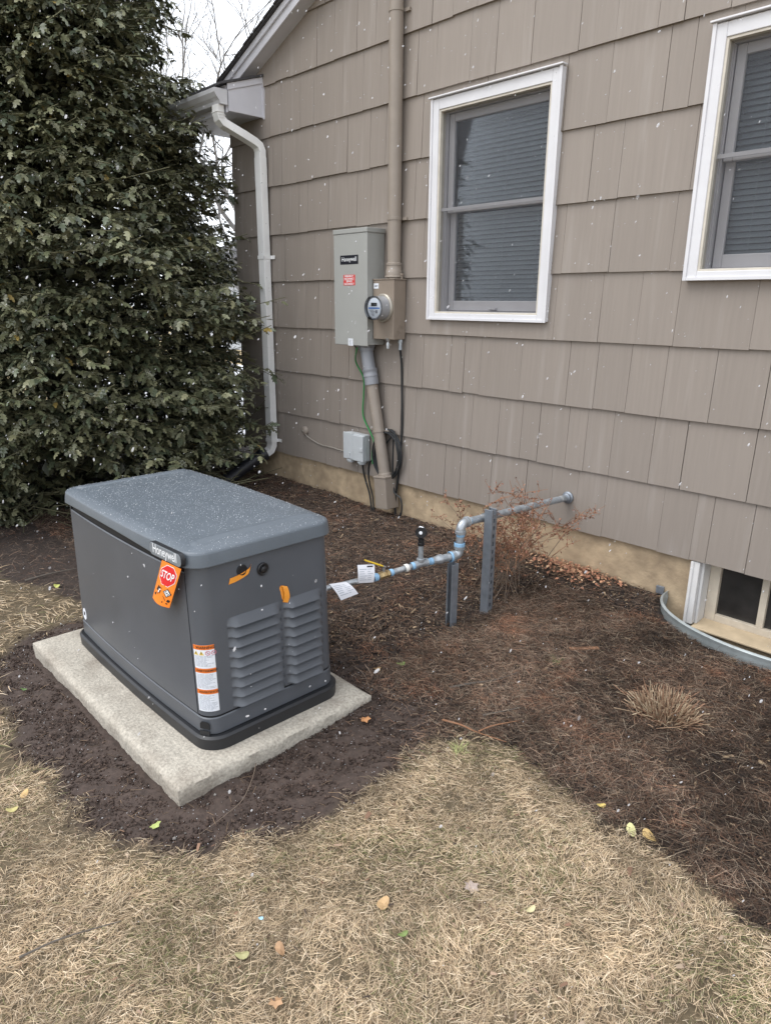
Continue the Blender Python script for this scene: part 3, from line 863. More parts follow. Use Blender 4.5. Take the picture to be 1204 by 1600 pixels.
# meter socket and meter
ms = empty('meter_box', (-0.832, -0.016, 1.036), 'tan painted electric meter box with round glass meter beside the window', 'meter box')
BWd, BH, BD = 0.205, 0.39, 0.115
mb = MB(); mb.box((-BWd/2, -BD, 0), (BWd/2, 0, BH)); mb.build('enclosure', M['meter_paint'], ms, bevel=0.004)
mb = MB(); mb.box((-BWd/2-.004, -BD-.004, BH+.0005), (BWd/2+.006, 0.0, BH+.008)); mb.build('top_flange', M['meter_paint'], ms, bevel=0.002)
mc = (0.005, -BD, 0.208)
mb = MB(); mb.lathe([(0.094, 0), (0.094, .012), (0.088, .018), (0.082, .018)], mc, (0, -1, 0), 36); mb.build('ring', M['meter_ring'], ms, smooth=True)
mb = MB(); mb.lathe([(0.080, .015), (0.079, .05), (0.077, .085), (0.0775, .087)], mc, (0, -1, 0), 36, cap=False); mb.lathe([(0.074, .084), (0.001, .084)], mc, (0, -1, 0), 36, cap=False); mt = mb.build('meter', M['meter_cup'], ms, smooth=True)
mb = MB(); mb.lathe([(0.0785, .086), (0.079, .104), (0.076, .111), (0.06, .114), (0.001, .115)], mc, (0, -1, 0), 36, cap=False); g = mb.build('glass_cover', M['meter_glass'], mt, smooth=True)
yf = -BD - .0875
def disc(parent, name, r_, m, cx=mc[0], cz=mc[2], y=yf, squash=1.0):
    mb = MB(); mb.prism([(cx+r_*math.cos(2*math.pi*k/28), y, cz+squash*r_*math.sin(2*math.pi*k/28)) for k in range(28)], (0, -.0015, 0)); return mb.build(name, m, parent)
disc(mt, 'dial', 0.066, M['label_white'])
mb = MB(); mb.box((mc[0]-.028, yf-.004, mc[2]+.012), (mc[0]+.028, yf-.0018, mc[2]+.034)); mb.build('display', M['lcd'], mt)
mb = MB(); mb.box((mc[0]-.055, yf-.0026, mc[2]-.006), (mc[0]+.055, yf-.0018, mc[2]+.004)); mb.build('blue_stripe', M['blue_print'], mt)
mb = MB()
for r_ in range(5):
    a = 0.042 - .006*r_; mb.box((mc[0]-a, yf-.0026, mc[2]-.016-.009*r_), (mc[0]+a*random.uniform(-.1, .6), yf-.0018, mc[2]-.012-.009*r_))
mb.box((mc[0]+.012, yf-.0028, mc[2]-.034), (mc[0]+.034, yf-.0018, mc[2]-.014))
mb.build('print', M['print'], mt)
st = decal(ms, 'white_sticker', -0.070, 0.352, 0.046, 0.034, M['label_white'], -BD)
mb = MB(); mb.box((-.084, -BD-.002, .346), (-.064, -BD-.0014, .357)); mb.box((-.061, -BD-.002, .349), (-.053, -BD-.0014, .358)); mb.build('print', M['print'], st)
mb = MB()   # knock-out rings on the right hand side of the box
for r_ in (0.030, 0.019): mb.lathe([(r_, 0), (r_, .002), (r_-.003, .002), (r_-.003, 0)], (BWd/2, -.055, 0.066), (1, 0, 0), 24, cap=False)
mb.build('knock_out', M['meter_paint'], ms, smooth=True)
mb = MB(); mb.box((0.036, -BD-.004, -.012), (0.054, -BD+.01, .008)); mb.build('hasp', M['steel'], ms)
mb = MB(); mb.tube([(0.045, -BD+.003, -.012), (0.045, -BD+.003, -.022)], 0.004, 8); mb.lathe([(0.0085, 0), (0.010, .006), (0.010, .036), (0.006, .042)], (0.045, -BD+.003, -.02), (0, 0, -1), 12); mb.build('seal_lock', M['nid'], ms, smooth=True)
mb = MB(); mb.lathe([(0.010, 0), (0.010, .02), (0.013, .022), (0.013, .03), (0.008, .034)], (0.088, -.03, BH+.008), (0, 0, 1), 10); mb.build('ground_lug', M['meter_paint'], ms)
mb = MB(); mb.lathe([(0.016, 0), (0.016, .022), (0.012, .024), (0.012, .055), (0.014, .057), (0.014, .07), (0.009, .072)], (0.085, -.03, -.0005), (0, 0, -1), 14); mb.build('cable_gland', M['galv'], ms)

# service mast
mast = empty('service_mast', (-0.80, -0.063, 1.434), 'thick taupe painted conduit rising up the wall from the meter box', 'conduit')
mb = MB(); mb.lathe([(0.045, 0), (0.045, 2.6)], (0, 0, 0.0), (0, 0, 1), 24); mb.build('pipe', M['siding_pipe'], mast, smooth=True)
mb = MB(); mb.lathe([(0.062, .0105), (0.060, .02), (0.055, .022), (0.054, .055), (0.050, .06), (0.050, .085), (0.053, .087), (0.053, .10), (0.0455, .104)], (0, 0, 0), (0, 0, 1), 24); mb.build('hub', M['siding_pipe'], mast, smooth=True)
for zz in (0.368, 1.555):
    mb = MB(); mb.lathe([(0.0458, 0), (0.0485, .001), (0.0485, .019), (0.0458, .02)], (0, 0, zz), (0, 0, 1), 24, cap=False)
    mb.box((0.044, 0.030, zz+.001), (0.082, 0.046, zz+.019)); mb.box((-0.066, 0.030, zz+.001), (-0.044, 0.046, zz+.019)); mb.build('strap', M['siding_pipe'], mast, smooth=True)

# feeder conduit below the transfer switch
fc = empty('feeder_conduit', (-1.05, -0.075, 0.96), 'slanting grey and taupe conduit from the grey enclosure down to a square elbow box', 'conduit')
def rel(p, o): return (p[0]-o[0], p[1]-o[1], p[2]-o[2])
fo = (-1.05, -0.075, 0.96)
def fpt(*ps): return [rel(p, fo) for p in ps]
A0, A1, A2, A3 = (-1.062, -.08, .985), (-1.050, -.08, .90), (-1.022, -.078, .79), (-0.868, -.072, .06)
mb = MB(); mb.lathe([(0.062, 0), (0.062, .018), (0.055, .022), (0.055, .04)], rel(A0, fo), V(A1)-V(A0), 22); mb.build('threaded_adapter', M['pvc'], fc, smooth=True)
mb = MB(); mb.tube(fpt(A0, (-1.056, -.08, .94), (-1.049, -.08, .90), (-1.038, -.079, .85), A2, (-1.005, -.077, .715)), 0.046, 22); mb.build('grey_pipe', M['pvc'], fc, smooth=True)
mb = MB(); d_ = (V(A3)-V(A2)).normalized()
mb.lathe([(0.0465, -.03), (0.054, -.028), (0.054, -.012), (0.0525, -.01), (0.0525, .012), (0.054, .014), (0.054, .028), (0.0515, .03), (0.0515, .085), (0.0465, .086)], rel(V(A2), fo), d_, 22, cap=False); mb.build('coupling', M['pvc'], fc, smooth=True)
mb = MB(); mb.tube(fpt(V(A2)+d_*.07, A3), 0.043, 22); mb.build('taupe_pipe', M['siding_pipe'], fc, smooth=True)
pc = V(A2)+d_*.425
mb = MB(); mb.lathe([(0.0435, -.008), (0.0475, -.007), (0.0475, .007), (0.0435, .008)], rel(pc, fo), d_, 22, cap=False); mb.box((pc.x-fo[0]+.046, .02, pc.z-fo[2]-.008), (pc.x-fo[0]+.085, .055, pc.z-fo[2]+.012)); mb.build('strap', M['siding_pipe'], fc, smooth=True)
mb = MB(); mb.lathe([(0.05, 0), (0.05, .03)], rel(V(A3)+d_*-.01, fo), d_, 22); lbp = V(A3)+d_*.02
mtx = Matrix.Translation(V(rel(lbp, fo))) @ Matrix.Rotation(math.radians(-6), 4, 'Y')
mb.box((-0.062, -0.062, -0.235), (0.062, 0.062, 0.0), mtx); mb.box((-0.066, -0.066, -0.005), (0.066, 0.066, 0.012), mtx); mb.build('elbow_box', M['siding_pipe'], fc, bevel=0.006)

def cable(name, pts, r, m, label, cat, group=None, n=8, sub=7):
    mb = MB(); c0 = pts[0]; mb.tube([rel(p, c0) for p in bez(pts, sub)], r, n)
    o = mb.build(name, m, smooth=True); o.location = c0; tag(o, label, cat, group); return o
cable('ground_wire', [(-1.115+.052, -0.17, 0.968), (-1.19, -.07, .86), (-1.152, -.03, .744), (-1.15, -.028, .62), (-1.16, -.028, .504), (-1.146, -.028, .433), (-1.075, -.032, .345), (-1.03, -.035, .279), (-1.052, -.03, .19), (-1.046, -.03, .10)], 0.0055, M['green_wire'], 'thin green ground wire running down the wall below the grey enclosure', 'wire')
cable('service_cable', [(-0.747, -0.046, 0.965), (-0.752, -.026, .85), (-0.745, -.024, .60), (-0.741, -.026, .412), (-0.752, -.027, .2), (-0.78, -.03, -.02), (-0.79, -.035, -.12), (-0.785, -.04, -.27)], 0.008, M['cable'], 'straight dark cable dropping from the meter box to the ground', 'cable')
pts = []
rs2 = random.Random(4)
for k in range(46):
    t = k/45*4*2*math.pi + 1.2
    rr = 0.155 + 0.010*math.sin(k*.7)
    pts.append((-0.865 + rr*0.90*math.cos(t), -0.036 - 0.011*(k/45*3 % 3) + (0.0 if abs(math.cos(t)) > .4 else -.0), 0.205 + rr*1.12*math.sin(t)))
pts = [(-1.03, -.03, .16)] + pts + [(-0.80, -.05, -.03), (-0.715, -.055, -.10), (-0.70, -.06, -.20), (-0.735, -.08, -.27)]
cable('coiled_cable', pts, 0.0065, M['cable'], 'black cable hung in loops around the slanting conduit', 'cable', sub=4)
nid = empty('utility_box', (-1.205, -0.016, 0.094), 'small pale grey telephone box on the wall above the foundation', 'utility box')
mb = MB(); mb.box((-.115, -.062, .018), (.115, 0, .225)); mb.build('enclosure', M['nid'], nid, bevel=0.008)
mb = MB(); mb.box((-.117, -.074, .020), (-.005, -.0625, .228)); mb.build('left_cover', M['nid'], nid, bevel=0.005)
mb = MB(); mb.box((-.001, -.080, .020), (.117, -.0625, .218)); mb.build('right_cover', M['nid'], nid, bevel=0.005)
mb = MB(); mb.box((-.05, -.080, .03), (-.03, -.0745, .075)); mb.box((.085, -.086, .10), (.118, -.0805, .125)); mb.build('latch', M['nid'], nid, bevel=0.002)
for xx in (-.06, .065):
    mb = MB(); mb.lathe([(0.036, 0), (0.036, .012), (0.026, .014), (0.026, .024)], (xx, -.04, .0175), (0, 0, -1), 16); mb.build('cable_port', M['nid'], nid, smooth=True)
o = None
cable('drop_cable', [(-1.14, -.05, .09), (-1.142, -.04, .03), (-1.125, -.03, -.05), (-1.08, -.03, -.15), (-1.035, -.05, -.27)], 0.007, M['cable'], 'left of two black cables from the phone box into the mulch', 'cable')
cable('drop_cable', [(-1.02, -.03, .15), (-1.085, -.028, .10), (-1.10, -.026, .02), (-1.085, -.028, -.06), (-1.05, -.03, -.15), (-1.01, -.05, -.27)], 0.006, M['cable'], 'right of two black cables from the phone box, joining the loops', 'cable')
# round junction cover and beige wire
jb = empty('junction_cover', (-1.90, -0.012, 0.243), 'small round taupe painted cover on the lowest course of shingles', 'junction cover')
mb = MB(); mb.lathe([(0.037, 0), (0.037, .012), (0.030, .022), (0.012, .027), (0.002, .028)], (0, 0, 0), (0, -1, 0), 20, cap=False); mb.build('cover', M['siding_pipe'], jb, smooth=True)
mb = MB(); mb.lathe([(0.006, .026), (0.005, .031)], (0, 0, 0), (0, -1, 0), 8); mb.build('screw', M['beige_wire'], jb)
cable('phone_wire', [(-1.888, -.026, .215), (-1.85, -.022, .192), (-1.76, -.020, .165), (-1.68, -.02, .152), (-1.55, -.02, .152), (-1.44, -.02, .146), (-1.325, -.03, .148)], 0.0045, M['beige_wire'], 'thin beige wire sagging from the round cover to the phone box', 'wire')

# black drain pipe from the downspout
dp = empty('drain_pipe', (DX-.03, -0.15, -0.06), 'black plastic drain pipe leading from the downspout elbow across the mulch', 'drain pipe')
path = bez([(0.008, .03, .048), (-0.01, -.06, .008), (-0.02, -.18, -.055), (-0.04, -.42, -.165), (-0.08, -.70, -.205), (-0.16, -1.1, -.22), (-0.3, -1.5, -.235)], 10)
mb = MB(); mb.tube(path, 0.055, 20, rs=[0.056 if i % 2 else 0.051 for i in range(len(path))]); mb.build('pipe', M['drain'], dp, smooth=True, angle=80)
mb = MB(); d0 = (V(path[1])-V(path[0])).normalized(); mb.lathe([(0.0575, -.004), (0.061, 0), (0.061, .05), (0.0575, .054)], path[0], d0, 20, cap=False); mb.build('collar', M['drain'], dp, smooth=True)

# ================================================================== GAS PIPE
gp_o = V((0.645, -0.012, 0.18))
gas = empty('gas_pipe', gp_o, 'galvanised gas pipe stepping down from the wall to the generator, with blue sealed joints', 'gas pipe')
def gr(p): return V(p) - gp_o
gas_copies = []
P0, P1, P2 = V((0.645, -0.014, 0.182)), V((0.645, -0.985, 0.230)), V((0.642, -0.985, 0.062))
Tn = V((0.593, -1.215, 0.060)); Vn = V((0.554, -1.424, 0.047)); En = V((0.496, -1.726, 0.047)); Gn = V((0.462, -1.895, 0.045))
R1 = 0.0195
mb = MB(); mb.lathe([(0.036, 0), (0.036, .008), (0.028, .012), (0.027, .026), (0.0205, .030)], gr(P0), (P1-P0), 22); mb.build('wall_flange', M['strut'], gas, smooth=True)
mb = MB(); mb.tube([gr(P0), gr(P1 + (P0-P1).normalized()*.05)], R1, 20); mb.build('upper_pipe', M['galv'], gas, smooth=True)
def elbow(c, din, dout, r, R, name='elbow'):
    """90-degree elbow: din = direction of travel in, dout = out."""
    pts = []
    din = din.normalized(); dout = dout.normalized()
    a = c - din*R; b = c + dout*R
    for k in range(9):
        t = k/8; pts.append(gr((1-t)**2*a + 2*t*(1-t)*c + t*t*b))
    m_ = MB(); m_.tube([gr(a-din*.012)] + pts + [gr(b+dout*.012)], r, 20)
    for (q, dd) in ((a, -din), (b, dout)): m_.lathe([(r*1.0, -.004), (r*1.18, -.003), (r*1.18, .012), (r*1.0, .014)], gr(q), dd, 20, cap=False)
    return m_.build(name, M['fitting'], gas, smooth=True)
elbow(P1, P1-P0, V((0, 0, -1)), 0.0235, 0.042)
elbow(P2, V((0, 0, -1)), Tn-P2, 0.0235, 0.036)
mb = MB(); mb.tube([gr(P1-V((0, 0, .04))), gr(P2+V((0, 0, .03)))], R1, 20); mb.build('nipple', M['galv'], gas, smooth=True)
d1 = (Tn-P2).normalized(); d2 = (Vn-Tn).normalized(); d3 = (En-Vn).normalized()
L1 = (Tn-P2).length
def seg(a, b, r, name, m=M['galv']):
    mb = MB(); mb.tube([gr(a), gr(b)], r, 18); return mb.build(name, m, gas, smooth=True)
def band(c, d, r, w, m, name):
    mb = MB(); mb.lathe([(r*.93, -w/2-.002), (r, -w/2), (r*1.02, 0), (r, w/2), (r*.93, w/2+.002)], gr(c), d, 18, cap=False); return mb.build(name, m, gas, smooth=True)
seg(P2+d1*.04, P2+d1*.115, 0.0195, 'lower_pipe')
mb = MB(); c = P2+d1*.115; mb.lathe([(0.0195, -.006), (0.0245, -.004), (0.0245, .014), (0.0225, .018), (0.0195, .03), (0.018, .038), (0.018, .05), (0.0135, .053)], gr(c), d1, 18, cap=False); mb.build('reducer', M['fitting'], gas, smooth=True)
seg(P2+d1*.16, Tn, 0.0135, 'lower_pipe')
mb = MB(); mb.tube([gr(Tn-d1*.03), gr(Tn), gr(Tn+d2*.03)], 0.0175, 16)
for q, dd in ((Tn-d1*.03, -d1), (Tn+d2*.03, d2), (Tn+V((0, 0, .018)), V((0, 0, 1)))): mb.lathe([(0.016, -.004), (0.0205, -.003), (0.0205, .009), (0.014, .011)], gr(q), dd, 16, cap=False)
mb.tube([gr(Tn), gr(Tn+V((0, 0, .024)))], 0.0165, 16); mb.build('tee', M['fitting'], gas, smooth=True)
seg(Tn+V((0, 0, .02)), Tn+V((0, 0, .098)), 0.0125, 'riser')
mb = MB(); mb.lathe([(0.0145, 0), (0.0165, .002), (0.0165, .014), (0.0135, .016), (0.0135, .022), (0.0155, .024), (0.0155, .034), (0.010, .036)], gr(Tn+V((0, 0, .094))), (0, 0, 1), 16); mb.build('gauge_fitting', M['black'], gas, smooth=True)
gdir = (CAM - (Tn+V((0, 0, .155)))); gdir.z *= 0.35; gdir.x -= 0.9; gdir.normalize()
gc = Tn+V((0, 0, .160))
mb = MB(); mb.lathe([(0.022, -.016), (0.027, -.013), (0.0275, .010), (0.0255, .014), (0.0225, .014), (0.022, .010), (0.001, .010)], gr(gc), gdir, 24, cap=False); mb.lathe([(0.001, -.016), (0.022, -.016)], gr(gc), gdir, 24, cap=False); gauge = mb.build('gauge', M['black'], gas, smooth=True)
mb = MB(); mb.lathe([(0.0085, .0105), (0.0005, .0115)], gr(gc), gdir, 20, cap=False); mb.build('dial', M['label_white'], gauge)
mb = MB(); mb.box((-.012, -.004, .0215), (.010, .006, .0265)); mb.v = [tuple(V(p)+gr(gc)+V((0, 0, .002))) for p in mb.v]; mb.build('cap_snow', M['snow'], gauge)
mb = MB(); mb.lathe([(0.0005, -.004), (0.006, -.003), (0.006, .004)], gr(gc-V((0, 0, .028))), (0, 0, 1), 8); mb.build('stem', M['black'], gauge)
seg(Tn+d2*.03, Vn-d2*.02, 0.0135, 'lower_pipe')
seg(Vn+d3*.02, En, 0.0125, 'lower_pipe', M['fitting'])
seg(En, Gn, 0.0135, 'flex_connector', M['nid'])
mb = MB(); mb.lathe([(0.0155, -.03), (0.0185, -.028), (0.0185, -.014), (0.015, -.012), (0.0185, -.006), (0.0185, .006), (0.015, .012), (0.0185, .014), (0.0185, .028), (0.0155, .03)], gr(Vn), d2, 6, cap=True); valve = mb.build('valve', M['brass'], gas)
mb = MB(); mb.lathe([(0.007, 0), (0.007, .028)], gr(Vn+V((0, 0, .012))), (0, 0, 1), 10); mb.box((-0.010, -.008, .038), (.010, .008, .043)); mb.v[-8:] = [tuple(V(p)+gr(Vn)) for p in mb.v[-8:]]; mb.build('stem', M['steel'], valve, smooth=False)
h0, h1 = Vn+V((0.0, -.006, .043)), Vn+V((-.026, -.095, .087))
hd = (h1-h0).normalized(); hs = hd.cross(V((0, 0, 1))).normalized()
mb = MB(); mb.prism([gr(h0+hs*.007), gr(h0+hd*.02+hs*.007), gr(h0+hd*.03+hs*.010), gr(h1+hs*.009), gr(h1+hd*.006), gr(h1-hs*.009), gr(h0+hd*.03-hs*.010), gr(h0-hs*.007)], V((0, 0, .006))); mb.build('handle', M['yellow'], valve, bevel=0.002)
# blue sealant at joints
for c, d_, r_, w_ in ((P1-V((0, 0, .062)), V((0, 0, 1)), 0.0215, .012), (P2+V((0, 0, .056)), V((0, 0, 1)), 0.0275, .018), (P1-(P1-P0).normalized()*.060, P1-P0, 0.0225, .010),
                      (P2+d1*.054, d1, 0.0270, .010), (P2+d1*.172, d1, 0.0175, .014), (Tn-d1*.046, d1, 0.0160, .012), (Tn+d2*.046, d2, 0.0185, .016), (Vn-d2*.042, d2, 0.0175, .014), (Vn+d2*.046, d2, 0.0185, .020)):
    band(c, d_, r_, w_, M['blue'], 'sealant')
band(P1-(P1-P0).normalized()*.050, P1-P0, 0.0275, .006, M['white_tape'], 'sealant')
band(P1-V((0, 0, .050)), V((0, 0, 1)), 0.0268, .006, M['white_tape'], 'sealant')
band(Tn+d2*.085, d2, 0.0195, .018, M['white_tape'], 'white_wrap')
# hanging paper tags
def curved_sheet(name, corners, bend, m, label, cat, group, lines=6, bar=True):
    """corners: tl,tr,br,bl world; bend = bulge vector."""
    tl, tr, br, bl = [V(p) for p in corners]; n = 8
    o0 = tl
    def pt(u, v):
        p = tl*(1-u)*(1-v)+tr*u*(1-v)+br*u*v+bl*(1-u)*v
        return p + V(bend)*math.sin(math.pi*v*0.9)
    vs = [pt(i/n, j/n)-o0 for j in range(n+1) for i in range(n+1)]
    fs = [(j*(n+1)+i, j*(n+1)+i+1, (j+1)*(n+1)+i+1, (j+1)*(n+1)+i) for j in range(n) for i in range(n)]
    mb = MB(); nrm = (tr-tl).cross(bl-tl).normalized()
    if nrm.dot(CAM-tl) < 0: nrm = -nrm
    mb.add(vs, fs); mb.add([v-nrm*.0008 for v in vs], [tuple(reversed(f)) for f in fs])
    root = mb.build(name, m, smooth=True); root.location = o0
    tag(root, label, cat, group)
    mb = MB(); r_ = random.Random(len(label))
    for k in range(lines):
        v = 0.2 + 0.7*k/lines
        for (ua, ub) in ((.10, r_.uniform(.35, .55)), (.58, r_.uniform(.7, .92))):
            mb.add([pt(ua, v)-o0+nrm*.0008, pt(ub, v)-o0+nrm*.0008, pt(ub, v+.035)-o0+nrm*.0008, pt(ua, v+.035)-o0+nrm*.0008], [(0, 1, 2, 3)])
    mb.build('print', M['print_lt'], root)
    if bar:
        mb = MB(); mb.add([pt(.55, .06)-o0+nrm*.0009, pt(.9, .06)-o0+nrm*.0009, pt(.9, .13)-o0+nrm*.0009, pt(.55, .13)-o0+nrm*.0009], [(0, 1, 2, 3)]); mb.build('print', M['label_black'], root)
    return root
curved_sheet('paper_tag', [(.520, -1.560, .122), (.546, -1.478, .112), (.556, -1.492, .030), (.532, -1.572, .040)], (0.012, -0.006, 0), M['paper'], 'white paper tag standing up on the gas pipe beside the yellow valve handle', 'tag', 'paper tags on the gas pipe')
curved_sheet('paper_tag', [(.498, -1.712, .064), (.524, -1.632, .060), (.572, -1.602, .006), (.555, -1.690, -.006)], (0.010, -0.006, 0.012), M['paper'], 'white paper tag draped over the gas pipe next to the generator', 'tag', 'paper tags on the gas pipe', bar=False)

# slotted strut posts
def strut(x, y, zt, face, label, dark_open, width=0.041):
    zb = float(gz(x, y)) - 0.06
    root = empty('strut_post', (x, y, zb), label, 'post', 'steel strut posts under the gas pipe')
    root.rotation_euler = (0, 0, face)
    h = zt - zb; w = width; t = 0.003; lip = 0.009
    # local: back web at y=+w/2, open side at -y
    mb = MB()
    mb.box((-w/2, -w/2, 0), (-w/2+t, w/2, h)); mb.box((w/2-t, -w/2, 0), (w/2, w/2, h))
    mb.box((-w/2+t, -w/2, 0), (-w/2+lip, -w/2+t, h)); mb.box((w/2-lip, -w/2, 0), (w/2-t, -w/2+t, h))
    # web with slots left open
    zz = 0.0; sl, pitch = 0.022, 0.042
    mb.box((-w/2+t, w/2-t, 0), (-.007, w/2, h)); mb.box((.007, w/2-t, 0), (w/2-t, w/2, h))
    k = 0
    while k*pitch < h:
        a = k*pitch; b = min(a + pitch - sl, h)
        mb.box((-.007, w/2-t, a), (.007, w/2, b)); k += 1
    o = mb.build('channel', M['strut'], root, bevel=0.0008, seg=1)
    return root
p1 = strut(0.655, -1.045, 0.035, math.radians(-5), 'short steel strut post under the lower pipe elbow', True)
p2 = strut(0.705, -0.825, 0.285, math.radians(-86), 'tall slotted steel strut post in front of the upper pipe', False, 0.046)
for (root, zt, ang) in ((p2, 0.20, 0),):
    mb = MB(); mb.lathe([(0.0205, -.012), (0.0235, -.012), (0.0235, .012), (0.0205, .012)], gr(V((0.645, -.795, .2205))), (P1-P0), 18, cap=False)
    mb.box((-.024, -.012, -.012), (.0, .012, .012)); mb.v[-8:] = [tuple(V(p)+gr(V((0.69, -.80, .222)))) for p in mb.v[-8:]]; mb.build('pipe_clamp', M['strut'], gas, smooth=True)

# ================================================================== CONCRETE PAD
pad = empty('concrete_pad', (0.126, -2.225, -0.378), 'pale concrete slab carrying the generator', 'concrete pad')
bm = bmesh.new()
bmesh.ops.create_grid(bm, x_segments=90, y_segments=58, size=0.5)
for v in bm.verts:
    u, w_ = v.co.x*2, v.co.y*2
    x, y = v.co.x*1.462, v.co.y*0.885
    # rounded edge falling to the side
    ex = (abs(u)-0.955)/0.045; ey = (abs(w_)-0.935)/0.065
    d = max(ex, ey, 0)
    z = 0.075
    if d > 0: z -= 0.012*d*d
    x0, y0 = x, y
    z += 0.0015*mnoise.noise(V((x*9, y*9, 3)))
    if d > 0.9:
        x += 0.003*mnoise.noise(V((x*7, y*7, 9))); y += 0.003*mnoise.noise(V((x*7, y*7, 19)))
    # shallow groove and small pits
    if abs(y0+0.335) < 0.007: z -= 0.0012
    v.co = (x, y, z)
edges = [e for e in bm.edges if e.is_boundary]
for zz, inset in ((0.040, -.001), (0.0, .004), (-0.03, .006)):
    r_ = bmesh.ops.extrude_edge_only(bm, edges=edges)
    nv = [g_ for g_ in r_['geom'] if isinstance(g_, bmesh.types.BMVert)]
    for v in nv:
        v.co.z = zz; k = 1 - inset; v.co.x *= k; v.co.y *= k
        v.co.x += 0.003*mnoise.noise(V((v.co.x*14, v.co.y*14, zz*40))); v.co.y += 0.003*mnoise.noise(V((v.co.x*14, v.co.y*14, 7+zz*40)))
    edges = [g_ for g_ in r_['geom'] if isinstance(g_, bmesh.types.BMEdge)]
bmesh.ops.recalc_face_normals(bm, faces=bm.faces)
me = bpy.data.meshes.new('slab'); bm.to_mesh(me); bm.free()
me.materials.append(M['concrete']); me.shade_smooth(); me.set_sharp_from_angle(angle=math.radians(60))
link(bpy.data.objects.new('slab', me), pad)

# ================================================================== GENERATOR
gen = empty('generator', (0.143, -2.183, -0.305), 'charcoal grey home standby generator with snow dusted lid on the concrete pad', 'generator')
def loop(a, b, r, bow, o=0.0, nseg=14, narc=9):
    """Plan outline with normals: ends at x=+-a, long sides at y=+-b bulging by bow."""
    pts = []
    def arc(cx, cy, a0):
        for k in range(narc):
            t = math.radians(a0 + 90*k/(narc-1)); pts.append((cx+r*math.cos(t), cy+r*math.sin(t), math.cos(t), math.sin(t)))
    def side(x0, x1, y, sg):
        for k in range(1, nseg):
            x = x0+(x1-x0)*k/nseg; q = x/(a-r); pts.append((x, y+sg*bow*(1-q*q), 0, sg))
    arc(a-r, b-r, 0); side(a-r, -a+r, b, 1)
    arc(-a+r, b-r, 90); arc(-a+r, -b+r, 180)
    side(-a+r, a-r, -b, -1); arc(a-r, -b+r, 270)
    return [(x+nx_*o, y+ny_*o) for x, y, nx_, ny_ in pts]
def loft(name, rings, m, parent, angle=35, cap=(True, True)):
    mb = MB(); n = len(rings[0][0]); vs = []
    for pts, z in rings: vs += [(x, y, z(x, y) if callable(z) else z) for x, y in pts]
    fs = [(i*n+k, i*n+(k+1) % n, (i+1)*n+(k+1) % n, (i+1)*n+k) for i in range(len(rings)-1) for k in range(n)]
    if cap[0]: fs.append(tuple(reversed(range(n))))
    if cap[1]: fs.append(tuple((len(rings)-1)*n+k for k in range(n)))
    mb.add(vs, fs); return mb.build(name, m, parent, smooth=True, angle=angle)
AT, AB, B_, RR = 0.585, 0.608, 0.300, 0.062
def body_a(z): return AB + (AT-AB)*z/0.70
BOW = 0.016
loft('base_tray', [(loop(.632, .322, .09, .012), 0.0), (loop(.634, .324, .09, .012), 0.048), (loop(.626, .316, .085, .012), 0.056), (loop(.612, .304, .08, .012), 0.056)], M['gen_tray'], gen)
loft('body', [(loop(body_a(.05)-.004, B_-.004, RR, BOW), .05), (loop(body_a(.4)-.004, B_-.004, RR, BOW), .4), (loop(body_a(.70)-.004, B_-.004, RR, BOW), .71)], M['gen_gap'], gen)
def band_panel(name, z0_, z1_, o, m, xr=None, top=None, thick=0.010):
    """Skin panel following the outline between heights, optionally only a stretch of it."""
    full = []
    za = [z0_, z0_+.004, (z0_*2+z1_)/3, (z0_+2*z1_)/3, z1_-.004, z1_]
    oo = [o-.004, o, o, o, o, o-.004]
    rings = [loop(body_a(z), B_, RR, BOW, q) for z, q in zip(za, oo)]
    n = len(rings[0])
    ref = loop(AT, B_, RR, BOW)
    keep = [True]*n if xr is None else [xr(*ref[k]) for k in range(n)]
    mb = MB()
    vs = []
    for i, rg in enumerate(rings):
        for k, (x, y) in enumerate(rg):
            z = za[i]
            if top and i >= 4: z = za[i] + top(x, y)
            vs.append((x, y, z))
    fs = []
    for i in range(len(rings)-1):
        for k in range(n):
            k2 = (k+1) % n
            if keep[k] and keep[k2]: fs.append((i*n+k, i*n+k2, (i+1)*n+k2, (i+1)*n+k))
    used = sorted({q_ for f in fs for q_ in f}); ix = {q_: j for j, q_ in enumerate(used)}
    mb.add([vs[q_] for q_ in used], [tuple(ix[q_] for q_ in f) for f in fs])
    ob = mb.build(name, m, gen, smooth=True, angle=30)
    return ob
NARC, NSEG = 9, 14
# lower skirt all round, front door panel on the long side, end panels round the corners
band_panel('lower_skirt', 0.056, 0.124, 0.003, M['gen_body'])
dtop = lambda x, y: 0.0
fp = band_panel('front_panel', 0.129, 0.682, 0.0035, M['gen_body'], xr=lambda x, y: y < -.28 and abs(x) < AT-RR+.010)
band_panel('end_panel', 0.129, 0.716, 0.0015, M['gen_body'], xr=lambda x, y: x > AT-RR-.0005)
band_panel('end_panel', 0.129, 0.716, 0.0015, M['gen_body'], xr=lambda x, y: x < -AT+RR+.0005)
band_panel('back_panel', 0.129, 0.716, 0.0015, M['gen_body'], xr=lambda x, y: y > .28 and abs(x) < AT-RR+.010)
